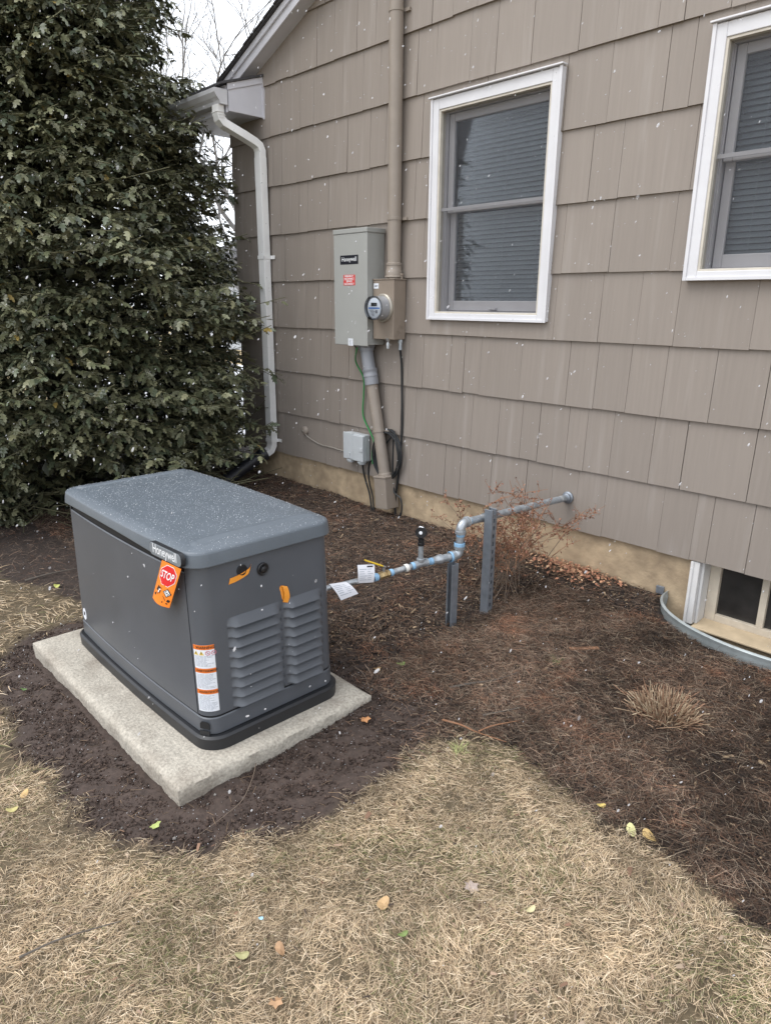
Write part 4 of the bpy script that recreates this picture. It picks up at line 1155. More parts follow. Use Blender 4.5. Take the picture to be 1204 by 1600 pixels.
# lid
LZ = 0.710
def lidz(z):
    return lambda x, y: z + 0.006*(1-(x/.62)**2)
def rim(z, k=1.0):      # the rim rises in an arch along the long sides
    return lambda x, y: z + k*(0.014*max(0, 1-((x+.10)/.46)**2) if abs(y) > .24 else 0)
lr = lambda o, r_: loop(.605+o, .320+o, max(.03, r_+o), .014)
lid = loft('lid', [(lr(-.03, .080), LZ+.016), (lr(-.007, .080), rim(LZ+.002)), (lr(-.001, .080), rim(LZ)), (lr(.000, .080), rim(LZ+.003)), (lr(-.003, .080), rim(LZ+.030, .3)), (lr(-.006, .080), LZ+.046),
              (lr(-.009, .080), LZ+.051), (lr(-.015, .080), LZ+.055), (lr(-.040, .080), lidz(LZ+.061)), (lr(-.050, .084), lidz(LZ+.0635)),
              (lr(-.075, .10), lidz(LZ+.065)), (lr(-.16, .17), lidz(LZ+.069)), (lr(-.24, .25), lidz(LZ+.071))], M['gen_lid'], gen, angle=16)
# raised ridge across the lid near each end
from mathutils.bvhtree import BVHTree
_dg = bpy.context.evaluated_depsgraph_get()
lid_bvh = BVHTree.FromPolygons([v.co.copy() for v in lid.data.vertices], [tuple(p.vertices) for p in lid.data.polygons])
def lid_top(x, y):
    h = lid_bvh.ray_cast(V((x, y, 2)), V((0, 0, -1)))
    return h[0].z if h[0] is not None else None
for sg in (1, -1):
    mb = MB(); n = 36; vs = []; ok_ = True
    prof = [(-.020, -.0005), (-.013, .0045), (-.004, .006), (.012, .005), (.036, -.002)]
    for k in range(n+1):
        y = -.276 + .552*k/n
        q = max(0, (abs(y)-.225)/.05)
        for dx, dz in prof:
            x = .505 + dx + 0.030*q*q
            zz = lid_top(min(x, .60), y) or LZ+.06
            vs.append((sg*x, y, zz+(dz if abs(y) < .27 else -.003)))
    P_ = len(prof)
    fs = [(k*P_+i, k*P_+i+1, (k+1)*P_+i+1, (k+1)*P_+i) for k in range(n) for i in range(P_-1)]
    mb.add(vs, fs); mb.build('lid_ridge', M['gen_lid'], gen, smooth=True, angle=60)
# louvers: 2 columns of 9 on the end that faces the camera
def louver(y0, y1, z1_, h, xf):
    mb = MB(); nu, nv = 22, 10; vs = []
    w = y1-y0
    for j in range(nv+1):
        v = j/nv
        for i in range(nu+1):
            u = i/nu
            e_ = min(1, max(0, (u*w)/(0.022+.030*(1-v))))*min(1, max(0, ((1-u)*w)/0.030)); e_ = e_*e_*(3-2*e_)
            p = (v/.88)**1.05 if v <= 0.88 else max(-.1, 1-(v-.88)/.05)
            lead = (1-e_)*0.0
            vs.append((xf - 0.0005 + 0.031*e_*p, y0+w*u, z1_ - h*v))
    fs = [(j*(nu+1)+i, j*(nu+1)+i+1, (j+1)*(nu+1)+i+1, (j+1)*(nu+1)+i) for j in range(nv) for i in range(nu)]
    mb.add(vs, fs); return mb
for (ya, yb, zt) in ((-.190, .045, .494), (.054, .240, .494)):
    for k in range(9):
        z1_ = zt - .0400*k
        xf = body_a(z1_-.02) + .0022
        mb = louver(ya, yb, z1_, .0400, 0); org = (xf, 0, 0)
        mb.v = [(p[0] + 0.000 - (p[2]-(z1_-.02))*(AB-AT)/.70, p[1], p[2]) for p in mb.v]
        o = mb.build('louver', M['gen_body'], gen, smooth=True, angle=50); o.location = org
# knob, latch hole, corner lifting slot
xe = body_a(.64)+.002
mb = MB(); mb.lathe([(0.0245, 0), (0.0245, .006), (0.021, .009), (0.017, .007), (0.0135, .007), (0.0125, .013), (0.010, .015), (0.001, .015)], (xe, -.026, .642), (1, 0, 0), 26, cap=False); mb.build('lock_knob', M['black'], gen, smooth=True)
mb = MB(); mb.lathe([(0.021, 0), (0.021, .003), (0.017, .004), (0.001, .002)], (xe, -.113, .660), (1, 0, 0), 24, cap=False); mb.build('lock_hole', M['black'], gen, smooth=True)
mb = MB(); cx_, cy_ = AB-RR, -B_+RR; an = math.radians(-62); nr = V((math.cos(an), math.sin(an), 0)); tg = V((-nr.y, nr.x, 0)); c_ = V((cx_+.001, cy_-.001, .098))+nr*(RR+.0036)
mb.prism([c_+tg*.020+V((0, 0, -.016)), c_+tg*.020+V((0, 0, .004)), c_+tg*.012+V((0, 0, .013)), c_-tg*.012+V((0, 0, .013)), c_-tg*.020+V((0, 0, .004)), c_-tg*.020+V((0, 0, -.016))], nr*.0022); mb.build('lifting_slot', M['gen_gap'], gen)
mb = MB(); mb.prism([c_+nr*.002+tg*.020+V((0, 0, -.040)), c_+nr*.002+tg*.020+V((0, 0, -.022)), c_+nr*.002-tg*.020+V((0, 0, -.022)), c_+nr*.002-tg*.020+V((0, 0, -.040))], nr*.004); mb.build('slot_step', M['gen_tray'], gen)
# badge on the lid rim
bz, bx, bw_, bh_ = LZ+.036, 0.425, 0.200, 0.046
def on_lid(x, z, d=0.0):
    q = x/(.622-.085); return (x, -.326-.0165-.014*(1-min(1, q*q)) + .004 - d, z) if abs(x) < .537 else (x, -.3335-d, z)
bz, bx, bw_, bh_ = LZ+.032, .462, .212, .046
sl_ = 0.043
def by(x): return -.334 + sl_*(x-bx)
mb = MB(); P_ = rrect(bw_+.004, bh_+.004, .0195); mb.add([(bx+a_, by(bx+a_)+.013, bz+b_) for a_, b_ in P_]+[(bx+a_, by(bx+a_)-.0035, bz+b_) for a_, b_ in P_], [tuple(range(len(P_))), tuple(range(len(P_), 2*len(P_)))]+[(i, (i+1) % len(P_), len(P_)+(i+1) % len(P_), len(P_)+i) for i in range(len(P_))]); mb.build('badge_surround', M['gen_tray'], gen)
mb = MB(); P_ = rrect(bw_, bh_, .018); mb.add([(bx+a_, by(bx+a_)+.012, bz+b_) for a_, b_ in P_]+[(bx+a_, by(bx+a_)-.005, bz+b_) for a_, b_ in P_], [tuple(range(len(P_))), tuple(range(len(P_), 2*len(P_)))]+[(i, (i+1) % len(P_), len(P_)+(i+1) % len(P_), len(P_)+i) for i in range(len(P_))]); bd = mb.build('badge', M['badge'], gen, bevel=0.0015)
mb = MB(); vs, fs = text_mesh('Honeywell', 0.049, 0.0004, 0.78); flat(mb, vs, fs, lambda a_, b_: (bx+a_, by(bx+a_)-.0056, bz+b_)); mb.build('lettering', M['logo_white'], bd)
# round white inspection sticker at lower left of the front panel
mb = MB(); q = -.525/(AT-RR); ysk = lambda x: -B_-BOW*(1-min(1, (x/(AT-RR))**2))-.0045
mb.prism([(-.508+.020*math.cos(t*math.pi/12), ysk(-.508), .172+.029*math.sin(t*math.pi/12)) for t in range(24)], (0, -.001, 0)); rs_ = mb.build('round_sticker', M['label_white'], gen)
mb = MB(); mb.box((-.515, ysk(-.508)-.0018, .166), (-.501, ysk(-.508)-.0012, .184)); mb.build('print', M['label_black'], rs_)
# warning label wrapped round the near corner
def corner(s, z, d):
    """Point on the near corner: s metres along the outline from the start of the rounding (+ towards the louvers)."""
    a_ = body_a(z); cx2, cy2 = a_-RR, -B_+RR
    th_ = s/RR
    if th_ < 0: return V((cx2+s, -B_-d-.0015, z))
    if th_ > math.pi/2: return V((a_+d+.0015, cy2+(s-RR*math.pi/2), z))
    an = -math.pi/2+th_
    return V((cx2+(RR+d+.0015)*math.cos(an), cy2+(RR+d+.0015)*math.sin(an), z))
S0, S1, ZA, ZB = 0.012, 0.088, 0.152, 0.416
def patch(name, s0, s1, za, zb, d, m, parent, n=8):
    mb = MB(); vs = []
    for j in range(3):
        for i in range(n+1): vs.append(corner(s0+(s1-s0)*i/n, za+(zb-za)*j/2, d))
    fs = [(j*(n+1)+i, j*(n+1)+i+1, (j+1)*(n+1)+i+1, (j+1)*(n+1)+i) for j in range(2) for i in range(n)]
    mb.add(vs, fs); return mb.build(name, m, parent, smooth=True)
wl_ = patch('warning_label', S0, S1, ZA, ZB, .0012, M['label_white'], gen)
H_ = ZB-ZA
for (top_, txt) in ((1.0, 'WARNING'), (.655, 'AVERTISSEMENT'), (.335, 'ADVERTENCIA')):
    zb_ = ZA+H_*top_; za_ = zb_-.018
    pb = patch('label_band', S0, S1, za_, zb_-(0 if top_ < 1 else .0), .0018, M['label_orange'], wl_)
    vs, fs = text_mesh(txt, .0135 if len(txt) < 9 else .0105, .0002, 1.0)
    mb = MB(); flat(mb, vs, fs, lambda a_, b_: corner((S0+S1)/2+.006+a_, (za_+zb_)/2+b_, .0023)); mb.build('lettering', M['label_black'], wl_)
    mb = MB(); r_ = random.Random(int(top_*100)); 
    zz = za_-(.026 if top_ == 1.0 else .007)
    zend = ZA + H_*{1.0: .655, .655: .335, .335: 0.0}[top_] + .005
    while zz > zend:
        s = S0+.005; s_end = S1-.004-(r_.random()**2)*.03
        while s < s_end:
            w_ = min(r_.uniform(.006, .02), s_end-s); mb.add([corner(s+w_*i/3, zz, .0020) for i in range(4)]+[corner(s+w_*i/3, zz+.0021, .0020) for i in range(4)], [(i, i+1, 5+i, 4+i) for i in range(3)]); s += w_+.0022
        zz -= .0048
    mb.build('print', M['print_lt'], wl_)
zi = ZB-.031
for k, s in enumerate((S0+.011, S0+.031, S0+.053, S0+.073)):
    mb = MB()
    if k < 2:
        mb.add([corner(s-.009, zi-.008, .0021), corner(s+.009, zi-.008, .0021), corner(s, zi+.009, .0021)], [(0, 1, 2)]); mb.build('hazard_triangle', M['warn_yellow'], wl_)
        mb = MB(); mb.add([corner(s-.0012, zi-.004, .0026), corner(s+.0012, zi-.004, .0026), corner(s+.0016, zi+.004, .0026), corner(s-.0016, zi+.004, .0026)], [(0, 1, 2, 3)]); mb.build('print', M['label_black'], wl_)
    else:
        N_ = 18
        for j in range(N_):
            a0, a1 = 2*math.pi*j/N_, 2*math.pi*(j+1)/N_
            mb.add([corner(s+.009*math.cos(a0), zi+.009*math.sin(a0), .0021), corner(s+.009*math.cos(a1), zi+.009*math.sin(a1), .0021), corner(s+.0066*math.cos(a1), zi+.0066*math.sin(a1), .0021), corner(s+.0066*math.cos(a0), zi+.0066*math.sin(a0), .0021)], [(0, 1, 2, 3)])
        mb.add([corner(s-.0058, zi+.0042, .0021), corner(s-.0042, zi+.0058, .0021), corner(s+.0058, zi-.0042, .0021), corner(s+.0042, zi-.0058, .0021)], [(0, 1, 2, 3)])
        mb.build('prohibition_ring', M['pink_red'], wl_)
        mb = MB(); mb.add([corner(s-.003, zi-.003, .0018), corner(s+.003, zi-.003, .0018), corner(s+.003, zi+.003, .0018), corner(s-.003, zi+.003, .0018)], [(0, 1, 2, 3)]); mb.build('print', M['print_lt'], wl_)
# snow grains caught on the lid
N_ = 4600
sx_, sy_ = RNG.uniform(-.61, .61, N_), RNG.uniform(-.325, .325, N_)
sz_ = np.array([lid_top(a_, b_) or -1 for a_, b_ in zip(sx_, sy_)])
kk = sz_ > LZ+.045
sx_, sy_, sz_ = sx_[kk], sy_[kk], sz_[kk]+.0005; N_ = len(sx_)
ico = [(0,0,1),(.9,0,.1),(-.3,.85,.1),(-.3,-.85,-.1),(0,0,-1)]; icof = [(0,1,2),(0,2,3),(0,3,1),(4,2,1),(4,3,2),(4,1,3)]
sc = RNG.uniform(.0005, .0012, N_)*np.where(RNG.random(N_) < .12, 1.5, 1)
Ms = rotm(RNG.uniform(0, 6.28, N_), RNG.uniform(-.5, .5, N_), RNG.uniform(-.5, .5, N_))*sc[:, None, None]
batch('snow_grains', ico, icof, Ms, np.stack([sx_, sy_, sz_], -1), None, M['snow'], gen)

GO = V((0.143, -2.183, -0.305))
# orange tape strips
def strip(name, pts, wvec, m, label, cat, group):
    P = bez(pts, 6); o0 = P[0]; w_ = V(wvec); mb = MB(); n = len(P)
    vs = [p-o0 for p in P]+[p-o0+w_ for p in P]; fs = [(i, i+1, n+i+1, n+i) for i in range(n-1)]
    mb.add(vs, fs); mb.add([v+V((-.0006, 0, 0)) for v in vs], [tuple(reversed(f)) for f in fs])
    o = mb.build(name, m, smooth=True); o.location = o0; tag(o, label, cat, group); return o
ex = GO.x + body_a(.63)
strip('orange_tape', [(ex+.003, GO.y-.170, GO.z+.620), (ex+.0045, GO.y-.140, GO.z+.624), (ex+.0045, GO.y-.105, GO.z+.633), (ex+.0055, GO.y-.088, GO.z+.642), (ex+.004, GO.y-.080, GO.z+.655)], (.001, .006, .022), M['tape_orange'], 'orange tape strip across the lock hole under the lid', 'tape', 'orange tape strips on the generator end')
strip('orange_tape', [(ex+.004, GO.y+.040, GO.z+.476), (ex+.004, GO.y+.040, GO.z+.51), (ex+.0045, GO.y+.044, GO.z+.545), (ex+.008, GO.y+.050, GO.z+.556), (ex+.013, GO.y+.054, GO.z+.545), (ex+.015, GO.y+.058, GO.z+.515), (ex+.011, GO.y+.052, GO.z+.488)], (.003, .022, -.008), M['tape_orange'], 'folded orange tape strip stuck above the louvers', 'tape', 'orange tape strips on the generator end')

# STOP tag hanging from the lid
TL, TR = V((GO.x+.445, GO.y-.342, GO.z+.717)), V((GO.x+.560, GO.y-.330, GO.z+.713))
BRt, BL = V((GO.x+.465, GO.y-.340, GO.z+.540)), V((GO.x+.350, GO.y-.347, GO.z+.546))
def tp(u, v, d=0.0):
    p = TL*(1-u)*(1-v)+TR*u*(1-v)+BRt*u*v+BL*(1-u)*v
    return p + V((0, -.010*math.sin(math.pi*u)*v - d, -.004*math.sin(math.pi*u)*v))
st_ = MB(); n = 8; vs = [tp(i/n, j/n)-TL for j in range(n+1) for i in range(n+1)]; fs = [(j*(n+1)+i, j*(n+1)+i+1, (j+1)*(n+1)+i+1, (j+1)*(n+1)+i) for j in range(n) for i in range(n)]
st_.add(vs, fs); st_.add([v+V((0, .0008, 0)) for v in vs], [tuple(reversed(f)) for f in fs])
stag = st_.build('stop_tag', M['tag_orange'], smooth=True); stag.location = TL; tag(stag, 'orange hanging tag with a red STOP octagon under the generator lid', 'tag')
AR = 0.116/0.214
def octo(name, r_, m, d, cu=.5, cv=.275):
    mb = MB(); N_ = 8; pts = []
    for k in range(N_):
        a_ = math.pi/8+2*math.pi*k/N_; pts.append((cu+r_*math.cos(a_), cv+.01+r_*AR*1.05*math.sin(a_)))
    c0 = tp(cu, cv, d)-TL
    mb.add([c0]+[tp(u, v, d)-TL for u, v in pts], [(0, 1+k, 1+(k+1) % N_) for k in range(N_)]); return mb.build(name, m, stag)
octo('octagon_border', .455, M['logo_white'], .0006); octo('octagon', .43, M['red'], .0010)
mb = MB(); vs, fs = text_mesh('STOP', 1.0, .018, 0.80); k_ = .68/(max(v[0] for v in vs)-min(v[0] for v in vs))
flat(mb, vs, fs, lambda a_, b_: tp(.5+a_*k_, .275-b_*k_*AR*1.25, .0016)-TL); mb.build('lettering', M['logo_white'], stag)
mb = MB(); mbw = MB(); r_ = random.Random(5)
def blk(m_, u0, v0, w_, h_, rot, d):
    c_, s_ = math.cos(rot), math.sin(rot)
    m_.add([tp(u0+c_*a_*w_-s_*b_*h_*2.2, v0+(s_*a_*w_)*AR+c_*b_*h_, d)-TL for a_, b_ in ((-.5, -.5), (.5, -.5), (.5, .5), (-.5, .5))], [(0, 1, 2, 3)])
blk(mb, .24, .66, .16, .10, .2, .0010); blk(mbw, .33, .69, .10, .10, .1, .0014); blk(mb, .30, .60, .26, .012, .2, .0014); blk(mb, .36, .70, .05, .09, .1, .0018)
blk(mb, .73, .66, .30, .13, .75, .0010); blk(mbw, .73, .66, .24, .09, .75, .0014)
for i in range(3): blk(mb, .66+.07*i, .635+.025*i, .035, .05, .75, .0018)
blk(mb, .14, .82, .10, .05, .3, .0010); blk(mb, .66, .80, .02, .12, -.7, .0010); blk(mb, .88, .84, .12, .06, .3, .0010); blk(mb, .63, .90, .05, .03, .2, .0010); blk(mb, .84, .91, .08, .025, .2, .0010); blk(mb, .24, .77, .14, .012, .2, .0010)
mb.build('print', M['label_black'], stag); mbw.build('print', M['logo_white'], stag)

# ================================================================== HOLLY TREE
TC = np.array([-3.70, -1.35]); TG = -0.34
tree = empty('holly_tree', (TC[0], TC[1], TG), 'big dense dark green holly tree beside the house corner', 'tree')
zk = np.array([-.35, -.1, .25, .9, 1.6, 2.8, 3.4, 4.4, 5.4, 6.4]); rk = np.array([1.25, 1.52, 1.62, 1.62, 1.44, 1.17, 1.00, .76, .45, .05])
def crown_r(z, th): return np.interp(z, zk, rk)*(1+.06*np.sin(4.3*z+3*np.sin(2*th))+.07*np.sin(3*th+1.3*z)+.05*np.sin(7*th-2.1*z)+.05*np.sin(5*z+2*th))
# leaf template: spiny outline folded along the midrib, length 1 along x
mid = [(0, 0, 0), (.3, 0, -.03), (.6, 0, -.04), (1, 0, -.16)]
lv = mid + [(.13, .13, .04), (.28, .30, -.02), (.42, .155, .05), (.60, .29, -.06), (.72, .12, .01), (.88, .13, -.10)]
lv += [(x, -y, z) for x, y, z in lv[4:10]]
lf = [(0, 1, 4), (1, 5, 4), (1, 6, 5), (1, 2, 6), (2, 7, 6), (2, 8, 7), (2, 3, 8), (3, 9, 8)]
lf += [(a_, c_ + 6 if c_ >= 4 else c_, b_ + 6 if b_ >= 4 else b_) for a_, b_, c_ in [(0, 1, 4)]] if False else []
mir = {4: 10, 5: 11, 6: 12, 7: 13, 8: 14, 9: 15}
lf += [tuple(mir.get(i, i) for i in reversed(f)) for f in lf[:8]]
# sprays gathered in layered clumps; the half that faces the garden is leafier and more finely modelled
NC = 2100
cz = RNG.uniform(-.32, 6.2, NC*3)
keepc = RNG.random(NC*3) < np.interp(cz, zk, rk)/1.75
cz = cz[keepc][:NC]; NC = len(cz)
ct = RNG.uniform(0, 2*np.pi, NC)
view_t = math.atan2(CAM.y-TC[1], CAM.x-TC[0])
side_ = np.cos(ct-view_t)
kp = (side_ > -.35) | (RNG.random(NC) < .35)
cz, ct = cz[kp], ct[kp]; NC = len(cz)
tier = np.clip(.5+.62*np.sin(cz*2*np.pi/.55+2.6*np.sin(2*ct)+1.4*np.sin(5*ct))*np.cos(3.2*ct+1.7*cz)+.25*np.sin(9*ct+5*cz), 0, 1)
kp = RNG.random(NC) < .25+.95*tier
cz, ct, tier = cz[kp], ct[kp], tier[kp]; NC = len(cz)
cr = crown_r(cz, ct)*(.72+.32*tier)*RNG.uniform(.93, 1.04, NC)
NX = 170
zx = RNG.uniform(.45, 5.6, NX); tx = RNG.uniform(0, 2*np.pi, NX)
cz = np.concatenate([cz, zx]); ct = np.concatenate([ct, tx]); cr = np.concatenate([cr, crown_r(zx, tx)*RNG.uniform(1.04, 1.17, NX)]); NC = len(cz)
shoot = np.concatenate([np.zeros(NC-NX, bool), np.ones(NX, bool)])
NSP, NLF = 8, 11
th = np.repeat(ct, NSP) + RNG.normal(0, .13, NC*NSP); zz = np.repeat(cz, NSP) + RNG.normal(0, .085, NC*NSP); rr = np.repeat(cr, NSP)*(1+RNG.normal(0, .05, NC*NSP))
zz = np.maximum(zz, -.30)
sp = np.stack([TC[0]+rr*np.cos(th), TC[1]+rr*np.sin(th), zz], -1)
yaw = th + RNG.normal(0, .55, len(th)); pit = RNG.normal(.10, .26, len(th))
sdir = np.stack([np.cos(yaw)*np.cos(pit), np.sin(yaw)*np.cos(pit), np.sin(pit)], -1)
slen = RNG.uniform(.20, .40, len(th))
S = len(th)
sh = np.repeat(shoot, NSP); drop_ = sh & (np.arange(S) % NSP > 2)
slen = np.where(sh, slen*1.2, slen)
t_ = np.linspace(.05, 1.0, NLF)[None, :] + RNG.normal(0, .03, (S, NLF))
base = sp[:, None, :] + sdir[:, None, :]*((t_-.6)*slen[:, None])[..., None]
base[..., 2] -= .14*(t_**2)*slen[:, None]
side = np.where(np.arange(NLF) % 2 == 0, 1, -1)[None, :]
ly = yaw[:, None] + side*RNG.uniform(.45, 1.25, (S, NLF)) + RNG.normal(0, .2, (S, NLF))
ly[:, -1] = yaw
lp_ = RNG.normal(-.34, .32, (S, NLF)); lr_ = RNG.normal(0, .42, (S, NLF))
lsz = RNG.uniform(.054, .094, (S, NLF))
lsz[drop_] = 0.0004
LT = base.reshape(-1, 3); LY = ly.ravel(); LP = lp_.ravel(); LR = lr_.ravel(); LS = lsz.ravel()
ok = (LS > .001) & (LT[:, 2] > -.36) & ~((LT[:, 0] > -2.78) & (LT[:, 2] < .06)) & ~((LT[:, 1] > -.05) & (LT[:, 0] > -2.95)) & ~((LT[:, 1] > -.50) & (LT[:, 0] > -2.75) & (LT[:, 2] > 2.45))
# leaves by the house corner thin out except a few reaching twigs
ok &= ~((LT[:, 0] > -2.72) & (LT[:, 1] > -.42) & (RNG.random(len(LT)) < .6))
LT, LY, LP, LR, LS = LT[ok], LY[ok], LP[ok], LR[ok], LS[ok]
NL = len(LT)
pal = np.array([(.074, .080, .044), (.104, .108, .060), (.050, .060, .036), (.140, .138, .080), (.084, .086, .054)])
lc = pal[RNG.integers(0, len(pal), NL)]*RNG.uniform(1.0, 2.2, NL)[:, None]
yl = RNG.random(NL) < .004; lc[yl] = (.34, .25, .08)
LMs = rotm(LY, LP, LR)*LS[:, None, None]
# the leaves that show largest become parts of their own
camv = np.array(CAM); dv = LT-camv; dep = dv@np.array(_f)
px = 602+1086.5*(dv@np.array(_r2))/np.maximum(dep, .1); py = 800-1086.5*(dv@np.array(_u2))/np.maximum(dep, .1)
nrm = LMs[:, :, 2]/LS[:, None]
facing = np.abs(np.sum(nrm*dv, 1))/np.linalg.norm(dv, axis=1)
rad = np.hypot(LT[:, 0]-TC[0], LT[:, 1]-TC[1])/np.maximum(.05, np.interp(LT[:, 2], zk, rk))
front = np.sum((LT[:, :2]-TC)*(camv[:2]-TC), 1) > -.9
score = LS/dep*facing*((px > 0) & (px < 420) & (py > 0) & (py < 850))*(rad > .97)*front
top = np.argsort(-score)[:300]
sel = np.zeros(NL, bool); sel[top] = True
TO = np.array([TC[0], TC[1], TG])
q_ = ~sel & front
batch('crown', lv, lf, LMs[q_], LT[q_]-TO, lc[q_], M['leaf'], tree)
q_ = ~sel & ~front
lv0 = [(0, 0, 0), (.5, .30, .03), (1, 0, -.14), (.5, -.30, .03)]; lf0 = [(0, 2, 1), (0, 3, 2)]
batch('rear_crown', lv0, lf0, LMs[q_], LT[q_]-TO, lc[q_], M['leaf'], tree)
# fill leaves deep inside, crown shade put into their darker colour
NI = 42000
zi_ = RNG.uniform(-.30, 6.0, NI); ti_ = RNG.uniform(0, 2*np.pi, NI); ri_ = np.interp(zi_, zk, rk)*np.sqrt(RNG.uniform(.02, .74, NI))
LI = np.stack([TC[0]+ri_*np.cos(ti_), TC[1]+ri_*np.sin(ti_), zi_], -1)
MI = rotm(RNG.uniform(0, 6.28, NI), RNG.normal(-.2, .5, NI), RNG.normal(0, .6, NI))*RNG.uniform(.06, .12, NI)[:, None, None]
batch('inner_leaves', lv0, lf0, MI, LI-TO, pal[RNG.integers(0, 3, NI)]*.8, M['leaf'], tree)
leaf_me = []
for c_ in pal:
    me = bpy.data.meshes.new('leaf'); me.from_pydata(lv, [], lf); a = me.color_attributes.new('Col', 'FLOAT_COLOR', 'POINT')
    a.data.foreach_set('color', np.tile(np.array([*(c_*1.1), 1], np.float32), len(lv))); me.materials.append(M['leaf']); leaf_me.append(me)
for k in top:
    o = bpy.data.objects.new('leaf', leaf_me[int(RNG.integers(0, len(leaf_me)))]); link(o, tree)
    m4 = Matrix([list(r_) for r_ in LMs[k]]).to_4x4(); m4.translation = V((LT[k][0]-TC[0], LT[k][1]-TC[1], LT[k][2]-TG)); o.matrix_local = m4
# trunk, limbs, twigs
mb = MB(); mb.tube([(0, 0, -.1), (.01, .01, .5), (-.01, .03, 1.8), (.02, .0, 3.4), (0, .02, 5.0), (0, 0, 6.4)], .1, 14, rs=[.17, .13, .105, .075, .04, .008]); mb.build('trunk', M['bark'], tree, smooth=True)
mb = MB(); rt = random.Random(3)
for k in range(90):
    z = rt.uniform(.15, 5.8); t = rt.uniform(0, 6.283); R_ = float(np.interp(z+TG, zk, rk))*.92
    mb.tube([(0, 0, z), (R_*.35*math.cos(t), R_*.35*math.sin(t), z+.10), (R_*.7*math.cos(t+.1), R_*.7*math.sin(t+.1), z+.12), (R_*math.cos(t+.15), R_*math.sin(t+.15), z+.04)], .02, 5, rs=[.026, .018, .010, .004])
o = mb.build('branches', M['bark'], tree); o['kind'] = 'stuff'
tw = [(0, .5, 0), (0, -.25, .43), (0, -.25, -.43), (1, .5, 0), (1, -.25, .43), (1, -.25, -.43)]; twf = [(0, 1, 4, 3), (1, 2, 5, 4), (2, 0, 3, 5)]
e1 = sdir; Mt = rotm(yaw, pit-.06, np.zeros(S)); Mt = Mt*np.stack([slen*1.05, np.where(drop_, .0003, .0065), np.where(drop_, .0003, .0065)], -1)[:, None, :]
batch('twigs', tw, twf, Mt, sp - sdir*.55*slen[:, None] - np.array([TC[0], TC[1], TG]) - np.array([0, 0, .01]), np.tile([.13, .125, .075], (S, 1)), M['crumb'], tree)

# bare tree far behind the roof
bt_ = empty('bare_tree', (-9.5, 9.0, -0.25), 'leafless grey tree showing thin twigs against the sky behind the roof', 'tree')
bt_.location = (-9.3, 4.6, -0.25)
mb = MB(); mbt = MB(); rb = random.Random(21)
def grow(p, d, ln, r_, lev):
    pts = [p]; dd = d.copy(); q = p.copy(); n = 4
    for i in range(n):
        dd = (dd + V((rb.uniform(-.22, .22), rb.uniform(-.22, .22), rb.uniform(-.10, .16)))).normalized(); q = q+dd*ln/n; pts.append(q)
    (mb if lev < 2 else mbt).tube(pts, r_, 6 if lev < 2 else 3, cap=False, rs=[r_*(1-.5*i/n) for i in range(n+1)])
    if lev >= 5: return
    for k in range(3 if lev < 4 else 4):
        i = rb.choice((2, 3, 4)) if k else 4
        nd = (dd + V((rb.uniform(-.9, .9), rb.uniform(-.9, .9), rb.uniform(-.35, .6)))).normalized()
        grow(pts[i], nd, ln*rb.uniform(.58, .78), r_*.56, lev+1)
for kk_ in range(4): grow(V((.3*kk_, .2*kk_, 0)), V((.16*kk_-.1, -.06*kk_, 1)), 2.9, .075, 0)
mb.build('trunk', M['bare'], bt_, smooth=True); o = mbt.build('twigs', M['bare'], bt_); o['kind'] = 'stuff'

# neighbouring house far behind
fh = empty('far_house', (-17, 12, -0.3), 'pale blue grey neighbouring house glimpsed between the holly and the wall', 'house')
mb = MB(); mb.box((-4, -3, 0), (4, 3, 2.5)); mb.build('wall', M['far_wall'], fh)
mb = MB(); mb.prism([(-4.3, -3.3, 2.5), (-4.3, 3.3, 2.5), (-4.3, 0, 4.0)], (8.6, 0, 0)); mb.build('roof', M['roof'], fh)
for xx in (-2.2, 1.6):
    mb = MB(); mb.box((xx, -3.03, .9), (xx+1, -3.002, 2.0)); mb.build('window', M['dark_room'], fh)
    mb = MB(); mb.box((xx-.08, -3.04, .82), (xx, -3.004, 2.08)); mb.box((xx+1, -3.04, .82), (xx+1.08, -3.004, 2.08)); mb.build('window_frame', M['white'], fh)

# ================================================================== LAWN, MULCH, SOIL
def region_sample(n, x0, x1, y0, y1): return RNG.uniform(x0, x1, n), RNG.uniform(y0, y1, n)
# --- dry grass
def grass(n, x0, x1, y0, y1, lo, hi, wid):
    x, y = region_sample(n, x0, x1, y0, y1)
    sd = sdist(LAWN_FRONT, x, y) + .05*wob(x, y, 2.2) + .03*wob(x+3, y, 6)
    patch_ = wob(x*1.3+5, y*1.3, 1.4)
    p = np.clip(sd/.10+.35, 0, 1)*np.clip(1.0+.75*patch_, .16, 1)
    k = RNG.random(n) < p
    k &= ~in_pad(x, y, .03)
    return x[k], y[k], lo, hi, wid
gxs = []
for a in ((400000, .25, 3.4, -4.0, -1.60, .014, .050, .00095), (30000, -4.0, .40, -4.2, -2.1, .03, .08, .0024)):
    x, y, lo, hi, wid = grass(*a)
    n = len(x)
    flow = 2.4*wob(x*.8, y*.8, .55)+1.8*wob(x+9, y-2, 1.6)
    yw = flow + RNG.normal(0, .95, n); pt_ = np.abs(RNG.normal(.05, .17, n)); rl_ = RNG.uniform(-1.2, 1.2, n)
    ln = RNG.uniform(lo, hi, n); wd = wid*RNG.uniform(.6, 1.5, n)
    gxs.append((x, y, yw, pt_, rl_, ln, wd))
x, y, yw, pt_, rl_, ln, wd = [np.concatenate(c_) for c_ in zip(*gxs)]
n = len(x)
gpal = np.array([(.67, .53, .355), (.56, .43, .275), (.78, .645, .47), (.44, .33, .21), (.29, .21, .135), (.64, .49, .335)])
gc_ = gpal[RNG.integers(0, len(gpal), n)]*RNG.uniform(.85, 1.12, n)[:, None]
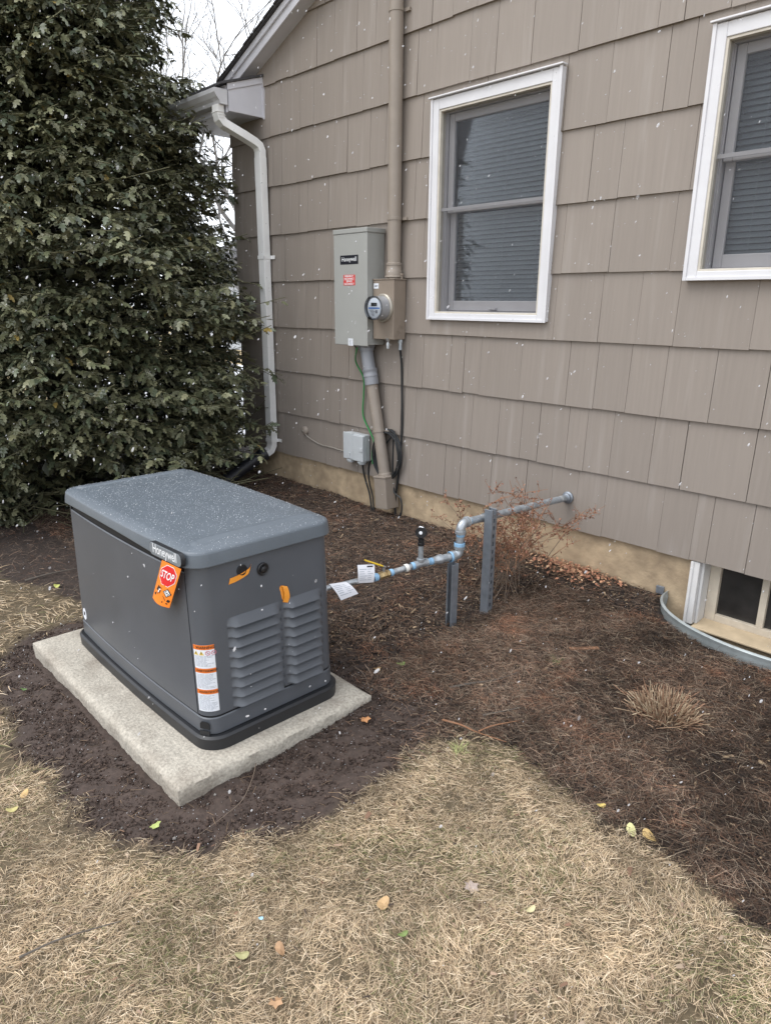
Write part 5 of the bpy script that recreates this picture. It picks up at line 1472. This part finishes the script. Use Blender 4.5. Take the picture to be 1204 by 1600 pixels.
tone = np.clip(.98+.30*wob(x*1.2-3, y*1.2+1, 1.7), .55, 1.25); gc_ *= tone[:, None]
green_p = np.clip(.05+.30*wob(x*1.1+2, y*1.1+7, 1.0), .015, .38)
isg = RNG.random(n) < green_p; gc_[isg] = np.array([.17, .18, .075])*RNG.uniform(.7, 1.4, isg.sum())[:, None]
spot = np.clip((wob(x*2.3+8, y*2.3-5, 2.1)-.55)*3, 0, 1); dk = RNG.random(n) < spot*.7; gc_[dk] *= .45
low = np.clip(.5-.5*sdist(LAWN_FRONT, x, y)/.15, 0, 1); dk = RNG.random(n) < low*.55; gc_[dk] *= .6
bl = [(0, .5, 0), (0, -.5, 0), (.5, .45, .06), (.5, -.45, .06), (1, 0, -.02)]
blf = [(0, 1, 3), (0, 3, 2), (2, 3, 4)]
Rm = rotm(yw, pt_, rl_)
Ms = Rm*np.stack([ln, wd, ln], -1)[:, None, :]
batch('dry_grass', bl, blf, Ms, np.stack([x, y, gz(x, y)+RNG.uniform(.0, .012, n)+.008*np.clip(wob(x*1.8, y*1.8-4, 2.0), -.6, 1)], -1), gc_, M['blade'])
x, y = region_sample(2600, .2, 3.2, -3.8, -1.6); k = sdist(LAWN_FRONT, x, y) > -.02; x, y = x[k], y[k]; nn = len(x)
ln = RNG.gamma(2.0, .0035, nn)+.003; Ms = rotm(RNG.uniform(0, 6.28, nn), RNG.normal(0, .3, nn), RNG.normal(0, .5, nn))*np.stack([ln, ln*RNG.uniform(.12, .5, nn), ln*.4], -1)[:, None, :]
dcol = np.array([(.10, .065, .045), (.20, .12, .08), (.34, .26, .19), (.06, .045, .035), (.30, .21, .15)])[RNG.integers(0, 5, nn)]*RNG.uniform(.7, 1.3, nn)[:, None]
batch('lawn_debris', [(-.5, .5, 0), (-.5, -.5, 0), (0, .5, .12), (0, -.5, .12), (.5, .3, 0), (.5, -.3, 0)], [(0, 1, 3), (0, 3, 2), (2, 3, 5), (2, 5, 4)], Ms, np.stack([x, y, gz(x, y)+RNG.uniform(.008, .022, nn)], -1), dcol, M['mulch'])
# --- mulch: needles and shredded chips
def mul_mask(x, y, spill=.06):
    sd = -(sdist(LAWN_FRONT, x, y) + .035*wob(x, y, 2.2))
    ss = -(sdist(SOIL, x, y) + .03*wob(x, y+4, 2.2))
    k = (RNG.random(len(x)) < np.clip(sd/spill+.6, 0, 1)) & (RNG.random(len(x)) < np.clip(ss/.30+.45, .035, 1))
    return k & ~in_pad(x, y, .01) & ~in_well(x, y, .03) & (y < .008)
def wet(x, y): return np.clip(.9*(wob(x*1.1+4, y*1.1, 1.3)+.5*wob(x*3.1, y*3.1+2, 2)+.75*(x-1.40)+.25), 0, 1)
def russet(x, y): return np.clip(1.6*(wob(x*1.3-2, y*1.3+6, 1.2)-.15), 0, 1)
def zone(x, y): return np.clip(.5+.5*np.tanh(2.2*(wob(x*.9+2, y*.9-1, .8)+.25)), 0, 1)     # 1 = needle-rich russet, 0 = dark bark
x1_, y1_ = region_sample(120000, -3.0, 3.3, -2.0, .0); x2_, y2_ = region_sample(125000, .7, 2.9, -1.85, -.3)
x3_, y3_ = region_sample(9000, -5.0, -.6, -2.6, -1.6)
x = np.concatenate([x1_, x2_, x3_]); y = np.concatenate([y1_, y2_, y3_])
k = mul_mask(x, y); x, y = x[k], y[k]; n = len(x)
zn = zone(x, y); zn = np.where(x < .55, np.maximum(zn, .75), zn)
npal = np.array([(.175, .098, .064), (.125, .076, .052), (.225, .150, .104), (.10, .070, .054), (.055, .041, .034), (.26, .195, .145)])
c_ = npal[RNG.integers(0, len(npal), n)]*RNG.uniform(.6, 1.25, n)[:, None]*(.55+.75*zn)[:, None]
isn = RNG.random(n) < (.58+.34*zn)
tone = (1.05+.30*wob(x*1.1+1, y*1.1+3, 1.4))*(1-.52*wet(x, y)); c_ *= tone[:, None]; ru = russet(x, y)[:, None]*(1-wet(x, y))[:, None]; c_ *= 1-ru+ru*np.array([1.30, 1.04, .92])
c_ *= RNG.uniform(.45, 1.45, n)[:, None]
pale = RNG.random(n) < .085; c_[pale] = np.array([.34, .27, .20])*RNG.uniform(.5, 1.15, pale.sum())[:, None]
kd = RNG.random(n) < .92-.30*wet(x, y); x, y, c_, isn, zn = x[kd], y[kd], c_[kd], isn[kd], zn[kd]; n = len(x)
yw = RNG.uniform(0, 6.28, n)+.6*wob(x, y, 1.1); ln = np.where(isn, RNG.uniform(.022, .075, n), RNG.uniform(.004, .014, n)); wd = np.where(isn, RNG.uniform(.0007, .0013, n), RNG.uniform(.0010, .0032, n))
Ms = rotm(yw, RNG.normal(.03, .20, n), RNG.uniform(-.9, .9, n))*np.stack([ln, wd, np.where(isn, ln*.8, wd*.9)], -1)[:, None, :]
nd = [(-.5, .5, 0), (-.5, -.5, 0), (0, .5, .08), (0, -.5, .08), (.5, .4, 0), (.5, -.4, 0)]
ndf = [(0, 1, 3), (0, 3, 2), (2, 3, 5), (2, 5, 4)]
batch('pine_needle_mulch', nd, ndf, Ms, np.stack([x, y, gz(x, y)+np.where(isn, RNG.uniform(.006, .022, n), RNG.uniform(.0, .013, n))], -1), c_, M['mulch'])
# --- bark chips, thick
cb = [(-.5,-.5,-.5),(.5,-.4,-.5),(.5,.45,-.5),(-.5,.5,-.5),(-.46,-.4,.5),(.48,-.36,.4),(.42,.4,.5),(-.44,.46,.42)]
cbf = [(0,3,2,1),(4,5,6,7),(0,1,5,4),(1,2,6,5),(2,3,7,6),(3,0,4,7)]
xa_, ya_ = region_sample(26000, .2, 3.1, -1.9, -.0); xb_, yb2 = region_sample(9000, -2.9, .4, -1.9, .0)
x = np.concatenate([xa_, xb_]); y = np.concatenate([ya_, yb2]); k = mul_mask(x, y, .10); x, y = x[k], y[k]; n = len(x)
cp = np.array([(.055, .038, .030), (.036, .027, .023), (.11, .068, .046), (.17, .105, .065), (.026, .021, .019), (.065, .048, .039)])
c_ = cp[RNG.integers(0, len(cp), n)]*RNG.uniform(.6, 1.3, n)[:, None]
c_ *= (1-.35*wet(x, y))[:, None]; lt = RNG.random(n) < .10; c_[lt] = np.array([.38, .28, .18])*RNG.uniform(.6, 1.2, lt.sum())[:, None]
ln = RNG.gamma(2.2, .0048, n)+.005; wd = ln*RNG.uniform(.10, .36, n); tk = RNG.uniform(.0015, .005, n)
Ms = rotm(RNG.uniform(0, 6.28, n), RNG.normal(0, .25, n), RNG.normal(0, .4, n))*np.stack([ln, wd, tk], -1)[:, None, :]
batch('bark_chips', cb, cbf, Ms, np.stack([x, y, gz(x, y)+RNG.uniform(.002, .014, n)], -1), c_, M['mulch'])
# --- loose soil round the pad
x, y = region_sample(60000, -1.0, 1.45, -3.1, -1.5)
sd = sdist(SOIL, x, y)+.03*wob(x, y+4, 2.2); k = (RNG.random(len(x)) < np.clip(sd/.06+.5, 0, 1)) & ~in_pad(x, y, .0); x, y = x[k], y[k]; n = len(x)
oc = [(1,0,.1),(0,1,0),(-1,.1,0),(0,-1,.1),(.1,0,1),(0,0,-.6)]; ocf = [(0,1,4),(1,2,4),(2,3,4),(3,0,4),(1,0,5),(2,1,5),(3,2,5),(0,3,5)]
sp_ = np.array([(.075, .052, .042), (.055, .038, .031), (.10, .072, .058), (.042, .030, .026)])
c_ = sp_[RNG.integers(0, 4, n)]*RNG.uniform(.7, 1.3, n)[:, None]; st2 = RNG.random(n) < .02; c_[st2] = np.array([.20, .185, .17])*RNG.uniform(.7, 1.3, st2.sum())[:, None]
sc = RNG.gamma(2.0, .0013, n)+.0010; sc = np.minimum(sc, .010)
Ms = rotm(RNG.uniform(0, 6.28, n), RNG.normal(0, .5, n), RNG.normal(0, .5, n))*np.stack([sc, sc*RNG.uniform(.6, 1, n), sc*RNG.uniform(.5, .9, n)], -1)[:, None, :]
batch('soil_crumbs', oc, ocf, Ms, np.stack([x, y, gz(x, y)+.002], -1), c_, M['crumb'])
# --- sparse straw bits on the soil
x, y = region_sample(1300, -1.0, 1.45, -3.1, -1.5); k = (sdist(SOIL, x, y) > -.05) & ~in_pad(x, y, .0); x, y = x[k], y[k]; n = len(x)
ln = RNG.uniform(.008, .045, n); Ms = rotm(RNG.uniform(0, 6.28, n), RNG.normal(.05, .1, n), RNG.uniform(-1, 1, n))*np.stack([ln, np.full(n, .0014), ln*.6], -1)[:, None, :]
batch('straw_bits', nd, ndf, Ms, np.stack([x, y, gz(x, y)+.006], -1), np.array([.24, .165, .105])*RNG.uniform(.3, 1.2, n)[:, None], M['mulch'])
# --- snow grains on the ground
x, y = region_sample(9500, -2.6, 2.9, -3.2, -.02)
inS = sdist(SOIL, x, y) > 0; k = (RNG.random(len(x)) < np.where(inS, .95, .20)) & ~in_pad(x, y, .0) & ~in_well(x, y, .0); x, y = x[k], y[k]; n = len(x)
sc = RNG.uniform(.0006, .0018, n); Ms = rotm(RNG.uniform(0, 6.28, n), RNG.normal(0, .5, n), RNG.normal(0, .5, n))*sc[:, None, None]
batch('snow_grains', ico, icof, Ms, np.stack([x, y, gz(x, y)+RNG.uniform(.008, .018, n)], -1), None, M['snow'])

# --- dead bush by the pipe
bu = empty('dead_bush', (0.60, -0.52, -0.28), 'leafless brown barberry bush with rusty leaves behind the gas pipe posts', 'bush')
rb = random.Random(8); tips = []
stems = []
for k in range(30):
    a_ = rb.uniform(0, 6.28); sp2 = rb.uniform(.10, .43); h = rb.uniform(.22, .58)
    bx_, by_ = rb.uniform(-.22, .16), rb.uniform(-.20, .12)
    e_ = V((bx_+sp2*math.cos(a_)*.95+.05, by_+sp2*math.sin(a_)*.8, h))
    if e_.y > .46: e_.y = .46
    m_ = V((bx_, by_, 0)).lerp(e_, .5)+V((rb.uniform(-.05, .05), rb.uniform(-.05, .05), .08))
    stems.append((V((bx_, by_, 0)), m_, e_))
for (s0, s1, s2) in stems[:]:
    for j in range(5):
        t = rb.uniform(.35, .95); p = s0.lerp(s2, t)+(s1-s0.lerp(s2, .5))*(4*t*(1-t)); q = p+V((rb.uniform(-.16, .16), rb.uniform(-.16, .16), rb.uniform(.0, .16)))
        if q.y > .47: q.y = .47
        stems.append((p, p.lerp(q, .5)+V((0, 0, .015)), q)); tips.append((p, q))
        for jj in range(2):
            u = rb.uniform(.3, 1); p2 = p.lerp(q, u); q2 = p2+V((rb.uniform(-.07, .07), rb.uniform(-.07, .07), rb.uniform(-.02, .08)))
            if q2.y > .48: q2.y = .48
            stems.append((p2, p2.lerp(q2, .5), q2)); tips.append((p2, q2))
for (s0, s1, s2) in stems[:30]:
    m_ = MB(); m_.tube(bez([s0, s1, s2], 4), .003, 5, rs=[(.0027-.0019*i/8) for i in range(9)]); m_.build('stem', M['twig'], bu)
m_ = MB()
for (s0, s1, s2) in stems[30:]: m_.tube([s0, s1, s2], .0012, 3, cap=False, rs=[.0020, .0016, .0009])
o = m_.build('twigs', M['red_twig'], bu); o['kind'] = 'stuff'
N_ = 3300
ti = [tips[rb.randrange(len(tips))] for _ in range(N_)]
P_ = np.array([tuple(a_.lerp(b_, rb.random())) for a_, b_ in ti])+RNG.normal(0, .004, (N_, 3))
upw = RNG.random(N_) < np.clip((P_[:, 2]-.05)/.4, .25, 1); P_ = P_[upw]; N_ = len(P_)
bl2 = [(0, 0, 0), (.5, .3, .06), (.5, -.3, .06), (1, 0, -.05)]; bl2f = [(0, 2, 1), (1, 2, 3)]
lc2 = np.array([(.19, .085, .055), (.25, .12, .075), (.13, .062, .042), (.31, .165, .105)])[RNG.integers(0, 4, N_)]*RNG.uniform(.7, 1.25, N_)[:, None]
Ms = rotm(RNG.uniform(0, 6.28, N_), RNG.uniform(-.8, .8, N_), RNG.uniform(-.8, .8, N_))*RNG.uniform(.010, .021, N_)[:, None, None]
batch('dead_leaves', bl2, bl2f, Ms, P_, lc2, M['bush_leaf'], bu)
# heap of pale fallen leaves by the wall
N_ = 650; x = RNG.normal(.76, .13, N_); y = -np.abs(RNG.normal(.02, .10, N_))-.005
lc2 = np.array([(.42, .20, .12), (.50, .27, .16), (.34, .15, .09), (.55, .36, .22)])[RNG.integers(0, 4, N_)]*RNG.uniform(.7, 1.2, N_)[:, None]
Ms = rotm(RNG.uniform(0, 6.28, N_), RNG.uniform(-.5, .5, N_), RNG.uniform(-.5, .5, N_))*RNG.uniform(.014, .034, N_)[:, None, None]
o = batch('leaf_litter', bl2, bl2f, Ms, np.stack([x, y, gz(x, y)+RNG.uniform(.006, .035, N_)], -1), lc2, M['bush_leaf'])

# --- cut ornamental grass stump
cg = empty('cut_grass_clump', (1.775, -1.015, float(gz(1.775, -1.015))), 'clump of straw coloured ornamental grass cut short in the mulch', 'plant')
N_ = 640; a_ = RNG.uniform(0, 6.28, N_); rr = .095*np.sqrt(RNG.random(N_)); x = rr*np.cos(a_)*1.1; y = rr*np.sin(a_)
lean = np.abs(RNG.normal(0, .35, N_))+rr/.095*RNG.uniform(.0, .95, N_); pitch_ = np.pi/2-lean
ln = RNG.gamma(9, .0075, N_)
ln = np.clip(ln*.85, .025, .095)
Ms = rotm(a_+RNG.normal(0, .4, N_), pitch_, RNG.uniform(-1.5, 1.5, N_))*np.stack([ln, np.full(N_, .0034)*RNG.uniform(.6, 1.4, N_), np.full(N_, .0026)], -1)[:, None, :]
sc_ = np.array([(.48, .35, .23), (.38, .25, .16), (.32, .185, .115), (.60, .48, .33)])[RNG.integers(0, 4, N_)]*RNG.uniform(.7, 1.15, N_)[:, None]
batch('stalks', [(p[0], p[1], p[2]) for p in tw], twf, Ms, np.stack([x, y, np.zeros(N_)], -1), sc_, M['straw'], cg)
N_ = 130; ang = RNG.uniform(0, 6.28, N_); rr = RNG.uniform(.02, .15, N_); ln = RNG.uniform(.03, .10, N_)
Ms = rotm(ang+RNG.normal(0, 1.3, N_), RNG.uniform(-.05, .55, N_), RNG.uniform(-1.5, 1.5, N_))*np.stack([ln, np.full(N_, .0045), np.full(N_, .003)], -1)[:, None, :]
batch('fallen_stalks', tw, twf, Ms, np.stack([rr*np.cos(ang), rr*np.sin(ang), np.full(N_, .012)], -1), sc_[:N_], M['straw'], cg)

# --- little green tufts
for (x, y, lab) in ((1.26, -1.03, 'small green grass tuft in the mulch left of the cut clump'), (1.345, -1.785, 'pale green curling grass tuft at the tip of the lawn')):
    N_ = 46; a_ = RNG.uniform(0, 6.28, N_); ln = RNG.uniform(.025, .06, N_)
    Ms = rotm(a_, RNG.uniform(.3, 1.2, N_), RNG.uniform(-1, 1, N_))*np.stack([ln, np.full(N_, .0016), ln], -1)[:, None, :]
    g0 = np.array([.13, .16, .06]) if x < 1.3 else np.array([.42, .46, .20])
    o = batch('grass_tuft', bl, blf, Ms, np.stack([RNG.normal(0, .014, N_), RNG.normal(0, .014, N_), np.zeros(N_)], -1), g0*RNG.uniform(.7, 1.3, N_)[:, None], M['blade'], kind=None)
    o.location = (x, y, float(gz(x, y))+.006); tag(o, lab, 'grass tuft')

# --- individual fallen leaves
def fallen(x, y, size, col, ang, label, name='fallen_leaf', shape='oval', dz=.018):
    n = 12; mb = MB(); vs = [(0, 0, .0)]
    for k in range(n):
        t = 2*math.pi*k/n; r_ = .5
        if shape == 'lobed': r_ *= (1.0 if k % 2 == 0 else .62)
        if shape == 'holly': r_ *= (1.0 if k % 2 == 0 else .74)
        vs.append((r_*math.cos(t)*1.0, r_*.62*math.sin(t) if shape != 'lobed' else r_*.85*math.sin(t), .10*math.sin(2*t+ang)+.06*math.cos(t)))
    vs += [(v[0], v[1], v[2]-.015) for v in vs]
    fs = [(0, 1+k, 1+(k+1) % n) for k in range(n)] + [(n+1, n+2+(k+1) % n, n+2+k) for k in range(n)]
    me = bpy.data.meshes.new(name); me.from_pydata([(a*size, b*size, c*size) for a, b, c in vs], [], fs)
    at = me.color_attributes.new('Col', 'FLOAT_COLOR', 'POINT'); at.data.foreach_set('color', np.tile(np.array([*col, 1], np.float32), len(vs)))
    me.materials.append(M['fallen']); o = bpy.data.objects.new(name, me); link(o)
    o.location = (x, y, float(gz(x, y))+dz); o.rotation_euler = (random.uniform(-.25, .25), random.uniform(-.25, .25), ang)
    tag(o, label, 'leaf', 'fallen leaves on the ground'); return o
FL = [(.89, -2.77, .040, (.36, .42, .13), 1.2, 'yellow green spiny leaf on the soil below the slab corner', 'holly'),
      (1.49, -2.82, .042, (.33, .31, .15), .5, 'pale olive leaf on the lawn near the bottom of the picture', 'oval'),
      (.42, -3.03, .036, (.50, .34, .15), 2.2, 'tan leaf at the left edge of the lawn', 'oval'),
      (.47, -3.085, .042, (.42, .37, .15), .8, 'yellow olive leaf on the lawn beside the tan one at the left edge', 'oval'),
      (1.64, -2.45, .050, (.50, .33, .17), 1.9, 'broad tan oval leaf in the middle of the lawn', 'oval'),
      (1.55, -2.74, .040, (.36, .22, .12), 2.9, 'narrow brown leaf upright in the lawn', 'oval'),
      (1.66, -2.83, .044, (.40, .24, .13), .3, 'curled brown leaf at the bottom edge of the lawn', 'lobed'),
      (1.78, -2.23, .050, (.36, .29, .25), .2, 'greyish crumpled dry leaf on the lawn', 'lobed'),
      (1.95, -2.18, .030, (.55, .49, .28), 1.2, 'small pale yellow leaf on the lawn', 'oval'),
      (1.75, -2.48, .030, (.15, .20, .06), .9, 'small dark green leaf on the lawn', 'oval'),
      (1.87, -1.67, .032, (.55, .42, .13), .4, 'small yellow leaf at the edge of the mulch', 'oval'),
      (1.995, -1.70, .046, (.52, .50, .24), 2.4, 'pale yellow leaf on the lawn edge beside the tan one', 'oval'),
      (2.045, -1.68, .050, (.46, .32, .13), 2.9, 'long tan leaf on the lawn edge', 'oval'),
      (.72, -1.62, .042, (.42, .28, .13), 1.2, 'tan leaf on the soil behind the slab', 'lobed'),
      (.765, -1.515, .042, (.22, .30, .09), .5, 'fresh green leaf on the mulch behind the slab', 'oval'),
      (.95, -1.90, .050, (.46, .22, .09), .7, 'orange brown leaf on the soil right of the slab corner', 'lobed'),
      (-.30, -2.81, .036, (.10, .17, .05), .4, 'small green leaf on the soil left of the slab', 'holly'),
      (-1.35, -2.30, .050, (.42, .44, .12), .1, 'yellow green leaf in the strip of mulch beyond the generator', 'oval')]
for x, y, s, c_, an, lab, sh in FL: fallen(x, y, s, c_, an, lab, shape=sh)
o = fallen(1.43, -2.72, .016, (.30, .50, .62), .4, 'tiny pale blue plastic scrap in the lawn', 'plastic_scrap'); o['category'] = 'scrap'; del o['group']

# --- twigs and sticks
def stick(pts, r, m, label, name='stick'):
    P = [(x, y, float(gz(x, y))+dz) for x, y, dz in pts]; o0 = P[0]; q = bez([rel(p, o0) for p in P], 5)
    mb = MB(); mb.tube(q, r, 6, rs=[r*(1-.6*i/(len(q)-1)) for i in range(len(q))])
    o = mb.build(name, m, smooth=True); o.location = o0; tag(o, label, 'stick', 'twigs on the ground'); return o, mb
stick([(1.18, -1.69, .02), (1.26, -1.672, .026), (1.33, -1.66, .02), (1.45, -1.63, .016)], .0042, M['red_twig'], 'reddish forked twig at the tip of the lawn, lower arm')
stick([(1.335, -1.655, .022), (1.36, -1.60, .03), (1.41, -1.49, .02)], .0032, M['red_twig'], 'reddish twig branching up from the forked one at the lawn tip')
stick([(1.05, -1.50, .014), (1.10, -1.43, .022), (1.16, -1.33, .016), (1.20, -1.22, .018)], .0055, M['bark'], 'dark grey stick lying on the mulch between slab and clump')
stick([(1.28, -1.56, .02), (1.36, -1.42, .02)], .0045, M['bark'], 'short dark stick end right of the reddish twig')
stick([(.86, -2.36, .018), (.93, -2.42, .03), (.99, -2.50, .022), (1.01, -2.58, .02), (1.02, -2.68, .014)], .0022, M['twig'], 'thin pale stem curving across the soil in front of the slab')
stick([(1.10, -3.25, .030), (1.13, -3.15, .038), (1.18, -3.01, .030)], .0034, M['bark'], 'dark thin stick in the lawn at lower left')
stick([(.62, -1.70, .018), (.70, -1.745, .08), (.80, -1.765, .082), (.86, -1.78, .012)], .0020, M['twig'], 'wiry stem bent over the back corner of the slab')
stick([(-1.57, -2.41, .015), (-1.55, -2.27, .02), (-1.52, -2.12, .015)], .006, M['bark'], 'dark stick in the mulch strip left of the generator')
mb = MB(); mtx = Matrix.Translation((0, 0, 0)) @ Matrix.Rotation(math.radians(50), 4, 'Z'); mb.box((-.07, -.010, -.004), (.07, .012, .005), mtx)
o = mb.build('wood_chip', M['red_twig'], bevel=0.002); o.location = (1.29, -.825, float(gz(1.29, -.825))+.016); tag(o, 'large flat reddish wood chip lying on dark mulch', 'wood chip')

# ================================================================== FALLING SNOW
N_ = 4300
x = RNG.uniform(-3.0, 3.0, N_); y = RNG.uniform(-3.45, -.06, N_); z = RNG.uniform(-.2, 3.6, N_)
k = ~((np.abs(x-.14) < .66) & (np.abs(y+2.18) < .38) & (z < .55)) & (np.linalg.norm(np.stack([x, y, z], -1)-camv, axis=1) > 1.15)
x, y, z = x[k], y[k], z[k]; N_ = len(x)
bmi = bmesh.new(); bmesh.ops.create_icosphere(bmi, subdivisions=1, radius=1.0); iv = [tuple(v.co) for v in bmi.verts]; if_ = [tuple(v.index for v in f.verts) for f in bmi.faces]; bmi.free()
sc = RNG.gamma(3, .00046, N_)+.0005
Ms = rotm(RNG.normal(.6, .4, N_), RNG.normal(1.0, .25, N_), RNG.uniform(0, 3, N_))*np.stack([sc*RNG.uniform(1.2, 2.4, N_), sc*RNG.uniform(.6, 1, N_), sc*RNG.uniform(.6, 1, N_)], -1)[:, None, :]
batch('falling_snow', iv, if_, Ms, np.stack([x, y, z], -1), None, M['flake'])

N_ = 26
x = RNG.uniform(-1.5, 2.6, N_); y = RNG.uniform(-2.9, -.5, N_); z = RNG.uniform(-.1, 2.2, N_)
k = ~((np.abs(x-.14) < .72) & (np.abs(y+2.18) < .45) & (z < .6)); x, y, z = x[k], y[k], z[k]; N_ = len(x)
bmi = bmesh.new(); bmesh.ops.create_icosphere(bmi, subdivisions=3, radius=1.0); iv = [tuple(v.co) for v in bmi.verts]; if_ = [tuple(v.index for v in f.verts) for f in bmi.faces]; bmi.free()
sc = RNG.uniform(.003, .006, N_)
Ms = rotm(RNG.normal(.6, .4, N_), RNG.normal(1.0, .25, N_), RNG.uniform(0, 3, N_))*np.stack([sc*RNG.uniform(1.2, 1.8, N_), sc*RNG.uniform(.7, 1, N_), sc*RNG.uniform(.7, 1, N_)], -1)[:, None, :]
batch('falling_snow', iv, if_, Ms, np.stack([x, y, z], -1), None, M['soft_flake'], smooth=True)
